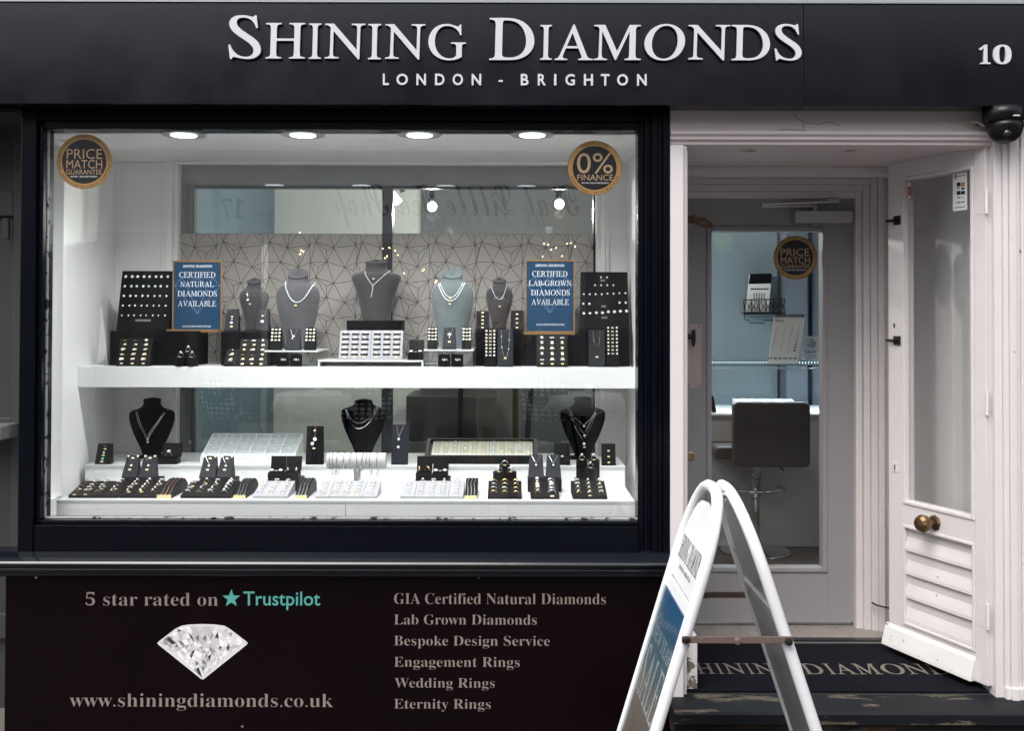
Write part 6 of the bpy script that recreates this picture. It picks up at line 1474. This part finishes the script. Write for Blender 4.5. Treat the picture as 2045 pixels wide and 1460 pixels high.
# black tray with cream pads
e, S = wedge('ring_tray', 'long black tray with cream lining and eleven columns of wedding bands', 'tray', M_BLKBOX, 848, 1074, 880, 928, .50, .15, ZQ, .024)
for a, b_ in ((-.445, -.19), (-.187, .065), (.068, .29), (.293, .455)): w = MB(); w.loft([[S.pt(a, .10, 0), S.pt(b_, .10, 0), S.pt(b_, .93, 0), S.pt(a, .93, 0)], [S.pt(a, .10, .002), S.pt(b_, .10, .002), S.pt(b_, .93, .002), S.pt(a, .93, .002)]]); w.build('cream_pad', M_CREAM, e)
for a, b_, c, d in ((-.5, -.47, 0, 1), (.47, .5, 0, 1), (-.469, .469, .955, 1), (-.469, .469, 0, .06)): w = MB(); w.loft([[S.pt(a, c, 0), S.pt(b_, c, 0), S.pt(b_, d, 0), S.pt(a, d, 0)], [S.pt(a, c, .010), S.pt(b_, c, .010), S.pt(b_, d, .010), S.pt(a, d, .010)]]); w.build('tray_rim', M_BLKBOX, e)
for i, u in enumerate((-.40, -.32, -.24, -.145, -.065, .02, .11, .185, .255, .345, .42)):
    for j in range(4): put('wedding_band', RING['G' if i % 3 else 'S'] if rg.random() < .5 else RING['g'], S.mw(u, .22 + .19 * j, .004, 1.0), 'wedding band, %s column, %s row from the front of the cream-lined tray' % (NUM[i], NUM[j]), 'ring', 'wedding bands in the cream-lined tray')
earring_stand(1107, 1139, 885, 929, .475, ZQ, 'black flat ring stand left of the right velvet bust', 'flat stand left of the right velvet bust', 1, two=False, v0=.38)
b = vbust(1164, .66, 797, 'black velvet bust with three pendants at the right of the rear plinth', base=910)
for i, (pts, dr) in enumerate((([(1137, 817), (1146, 832), (1165, 848), (1178, 836), (1190, 818)], (1165.5, 850, GEM, 1)), ([(1136, 817), (1148, 842), (1166, 866), (1178, 842), (1191, 818)], (1166.5, 869, GEM, 1.1)), ([(1135, 817), (1147, 850), (1165, 881), (1181, 846), (1192, 818)], (1166, 886, PEARL, 2.2)))):
    b.necklace(pts, .0007, M_SILV, '%s fine pendant necklace on the right velvet bust' % ['upper', 'middle', 'lowest'][i], None, [dr])
b.ptag(1167, 893, .9)
earring_stand(1202, 1230, 886, 929, .47, ZQ, 'black stand with three tagged bands at the right end of the rear plinth', 'stand at the right end of the rear plinth', 3, two=False, v0=.1, v1=.65)
# ---------------------------------------------------------------- front plinth
Yf = .135
def tray(x0, x1, label, where, cols, rows=5, m=None, kinds='g', stones=(0, 1, 2), tp=.35, yt=961, yb=997, **kw):
    e, S = wedge('ring_tray', label, 'ring tray', m or M_BLKBOX, x0, x1, yt, yb, Yf, .13, ZP, .010); ring_grid(S, cols, rows, where, kinds, stones, tp, **kw); return e, S
tray(136, 202, 'slanted black tray with three columns at the far left of the front plinth', 'far left black tray of the front plinth', 3, kinds='grs')
tray(203, 236, 'narrow black tray with one column beside the far left tray', 'narrow black tray beside the far left tray', 1, u0=.0, u1=.0, kinds='r')
tray(238.5, 315, 'slanted black tray with three columns in front of the left pendant pair', 'black tray before the left pendant pair', 3, kinds='gsr', stones=(1, 1, 2))
tray(360, 429, 'slanted black tray with three columns in front of the second pendant pair', 'black tray before the second pendant pair', 3, kinds='gss')
tray(429.6, 461, 'narrow black tray with large silver rings beside the second tray', 'narrow black tray with large silver rings', 1, u0=0, u1=0, kinds='S', stones=(0, 1), sc=1.15)
tray(504, 574, 'pale grey ring pad in front of the left pair of open boxes', 'pale pad before the left boxes', 3, m=M_WPAD, kinds='gss', tp=.15)
for a, b_, c, w_ in ((629, 656, 1, 'narrow left pad of the left pale trio'), (656.6, 723, 3, 'wide middle pad of the left pale trio'), (723.6, 752, 1, 'narrow right pad of the left pale trio'), (799, 827, 1, 'narrow left pad of the right pale trio'), (827.6, 895, 3, 'wide middle pad of the right pale trio'), (895.6, 925, 1, 'narrow right pad of the right pale trio')):
    tray(a, b_, 'pale grey slanted ring pad, ' + w_, w_, c, m=M_WPAD, kinds='gss', stones=(1, 2, 2), tp=.12, **({'u0': 0, 'u1': 0} if c == 1 else {}))
tray(974, 1042, 'slanted black tray of silver and gold bands right of the bracelet stand', 'black band tray right of the bracelet stand', 3, rows=4, kinds='SG', stones=(0, 0), tp=.1, sc=1.1)
tray(1060, 1088, 'narrow black tray of gold rings in front of the right pendant pair', 'left narrow tray in front of the right pendant pair', 1, u0=0, u1=0, kinds='g', stones=(1, 3), sc=1.2)
tray(1088.6, 1117, 'narrow black tray of large silver rings in front of the right pendant pair', 'right narrow tray in front of the right pendant pair', 1, u0=0, u1=0, kinds='S', stones=(0, 3), sc=1.3)
tray(1144, 1213, 'slanted black tray with three columns at the right end of the front plinth', 'black tray at front plinth right end', 3, rows=4, kinds='gs', stones=(1, 1, 2), tp=.6)
# bracelet ramps
def ramp(x0, x1, yt, yb, label, bl, m, lean=1):
    X0, X1 = PXm(x0, Yf - .005, yb), PXm(x1, Yf - .005, yb); zt = ztop_at(x1, yt, Yf + .16) - ZP
    e = empty('bracelet_ramp', ((X0 + X1) / 2, Yf, ZP), label, 'bracelet ramp'); pr = []
    for i in range(13): t = i / 12; pr.append((Yf - .005 + .19 * t, ZP + .010 + (zt - .010) * math.sin(min(1, t / .8) * PI / 2) - (.0 if t < .8 else (t - .8) / .2 * zt * .5)))
    w = MB(); w.prism_x([(Yf - .005, ZP + .0005)] + pr + [(Yf + .185, ZP + .0005)], X0, X1); w.build('ramp_body', M_BLKBOX, e)
    w = MB(); w.box(X0, X1, Yf - .010, Yf - .0055, ZP + .0006, ZP + .014); w.build('end_bar', M_TAG, e)
    n_ = 3
    for i in range(n_):
        X = X0 + (X1 - X0) * (.22 + .28 * i)
        w = MB(); w.tube([(X + .002 * math.sin(j), y, z + .0022) for j, (y, z) in enumerate(pr[:11])], .0021, 5)
        tag(w.build('tennis_bracelet', m), ['left', 'middle', 'right'][i] + ' ' + bl, 'bracelet', bl)
ramp(314, 342, 953, 998, 'curved black bracelet ramp between the two left trays', 'rose gold line bracelet on the leftmost curved ramp', M_ROSE)
ramp(467, 490, 953, 998, 'curved black bracelet ramp left of the first pale pad', 'silver line bracelet on the second curved ramp', M_SILV)
ramp(589, 613, 953, 998, 'curved black bracelet ramp left of the left pale trio', 'silver line bracelet on the third curved ramp', M_SILV)
ramp(928, 952, 953, 998, 'upright black bracelet ramp right of the right pale trio', 'silver line bracelet on the rightmost ramp', M_SILV)
# pendant pairs on steps
Yb = .30
def pair(x0, x1, x2, x3, bx0, bx1, yt, where, mm=M_LEATH, tags=True):
    zb = block('display_step', 'low black step carrying the ' + where, M_BLKBOX, bx0, bx1, 958, 985, Yb - .02, .09, ZP)
    for a, b_, w_ in ((x0, x1, 'left'), (x2, x3, 'right')):
        e, S = pendant_stand(a, b_, yt, 957, Yb, zb, '%s charcoal pendant stand of the %s' % (w_, where), '%s pendant necklace of the %s' % (w_, where), depth=.045, topw=.8, vv=vee(None, .34, .95, .60), drop=[((0, .52, 1.1), GEM)], tg=(-.05, .34) if tags else None)
        if tags:
            for u in (-.38, .38): stud(S, u, .96, '%s earring on the %s stand of the %s' % ('left' if u < 0 else 'right', w_, where), 'earrings on the ' + where, .8)
            tagp(S, 0, .88, e)
pair(242, 273, 276, 308, 240, 313, 910, 'left pendant pair')
pair(397, 430, 432, 463, 397, 466, 911, 'second pendant pair')
pair(1055, 1087, 1090, 1121, 1054, 1122, 908, 'right pendant pair', tags=False)
# boxes on steps
for bx0, bx1, a, b_, c, d, w_, i1, i2 in ((533, 598, 534, 564, 565, 596, 'left pair of boxes', 'studs', 'hoops'), (829, 897, 830, 861, 863, 894, 'right pair of boxes', 'goldhoops', 'studs')):
    zb = block('display_step', 'black step carrying the ' + w_, M_BLKBOX, bx0, bx1, 958, 986, Yb - .02, .10, ZP)
    ring_box(a, b_, 912, 945, 957, Yb - .01, zb, 'open black box, left one of the ' + w_, i1, .014); ring_box(c, d, 912, 945, 957, Yb - .01, zb, 'open black box, right one of the ' + w_, i2, .014)
# ring pods of the front plinth
zb = block('display_step', 'low black step under the three round holders behind the band tray', M_BLKBOX, 983, 1031, 962, 985, Yb - .03, .10, ZP)
for px, yt, Y, w_, up in ((996, 942, Yb, 'left', 0), (1020, 942, Yb, 'right', 0), (1008, 929, Yb + .035, 'top', 1)):
    ring_pod(px, yt, 958, 11.5, Y, zb, '%s round black ring holder behind the band tray' % w_, 'gold band in the %s round holder behind the band tray' % w_, 'S', 0)
zb = block('display_step', 'low black step under the three round holders at the right end', M_BLKBOX, 1150, 1198, 962, 985, Yb - .03, .10, ZP)
for px, yt, Y, w_ in ((1162, 918, Yb + .04, 'rear left'), (1186, 918, Yb + .04, 'rear right'), (1179, 934, Yb, 'front')):
    ring_pod(px, yt, 958, 11.5, Y, zb, '%s round black ring holder at the right end of the front plinth' % w_, 'diamond ring in the %s round holder at the right end' % w_)
# bracelet roll
Y = .30; k = (Y - CAM.y) / F
X0, X1 = PXm(654, Y, 920), PXm(771, Y, 920); zc = PZm(920.5, Y, 712); rr_ = 16.0 * k
e = empty('bracelet_roll', ((X0 + X1) / 2, Y, ZP), 'white padded bracelet roll on a post in the middle of the front plinth', 'bracelet roll')
MB().lathe((X0, Y, zc), [(rr_ * .96, 0), (rr_, .003), (rr_, X1 - X0 - .003), (rr_ * .96, X1 - X0)], 28, 'X').build('roll', mat('white_suede', (.50, .50, .50), .9, bump=.3, bscale=200), e, smooth=False)
a_ = rect(707, 933, 720, 966, Y); MB().box(a_[0], a_[1], Y - .008, Y + .008, ZP + .006, zc - rr_ * .9).build('post', M_SILVERP, e)
MB().box((X0 + X1) / 2 - .05, (X0 + X1) / 2 + .05, Y - .03, Y + .03, ZP + .0005, ZP + .0055).build('base', M_WPAD, e)
for i, px in enumerate((661, 667, 675, 688, 700, 715, 724, 733, 740, 754)):
    X = PXm(px, Y, 920); sl_ = rg.uniform(-.012, .012); R2 = rr_ + .002; dz = rg.uniform(0, .014)
    pts = [(X + sl_ * math.sin(a) * .5, Y + R2 * math.cos(a), zc + R2 * math.sin(a) - (dz * (1 - math.sin(a)) if math.sin(a) < 0 else 0)) for a in [2 * PI * j / 18 for j in range(18)]]
    tag(MB().tube(pts, .0017, 5, closed=True).build('bracelet', M_SILV), 'fine silver bracelet on the white roll, %s from its left end' % NUM[i], 'bracelet', 'bracelets on the white roll')
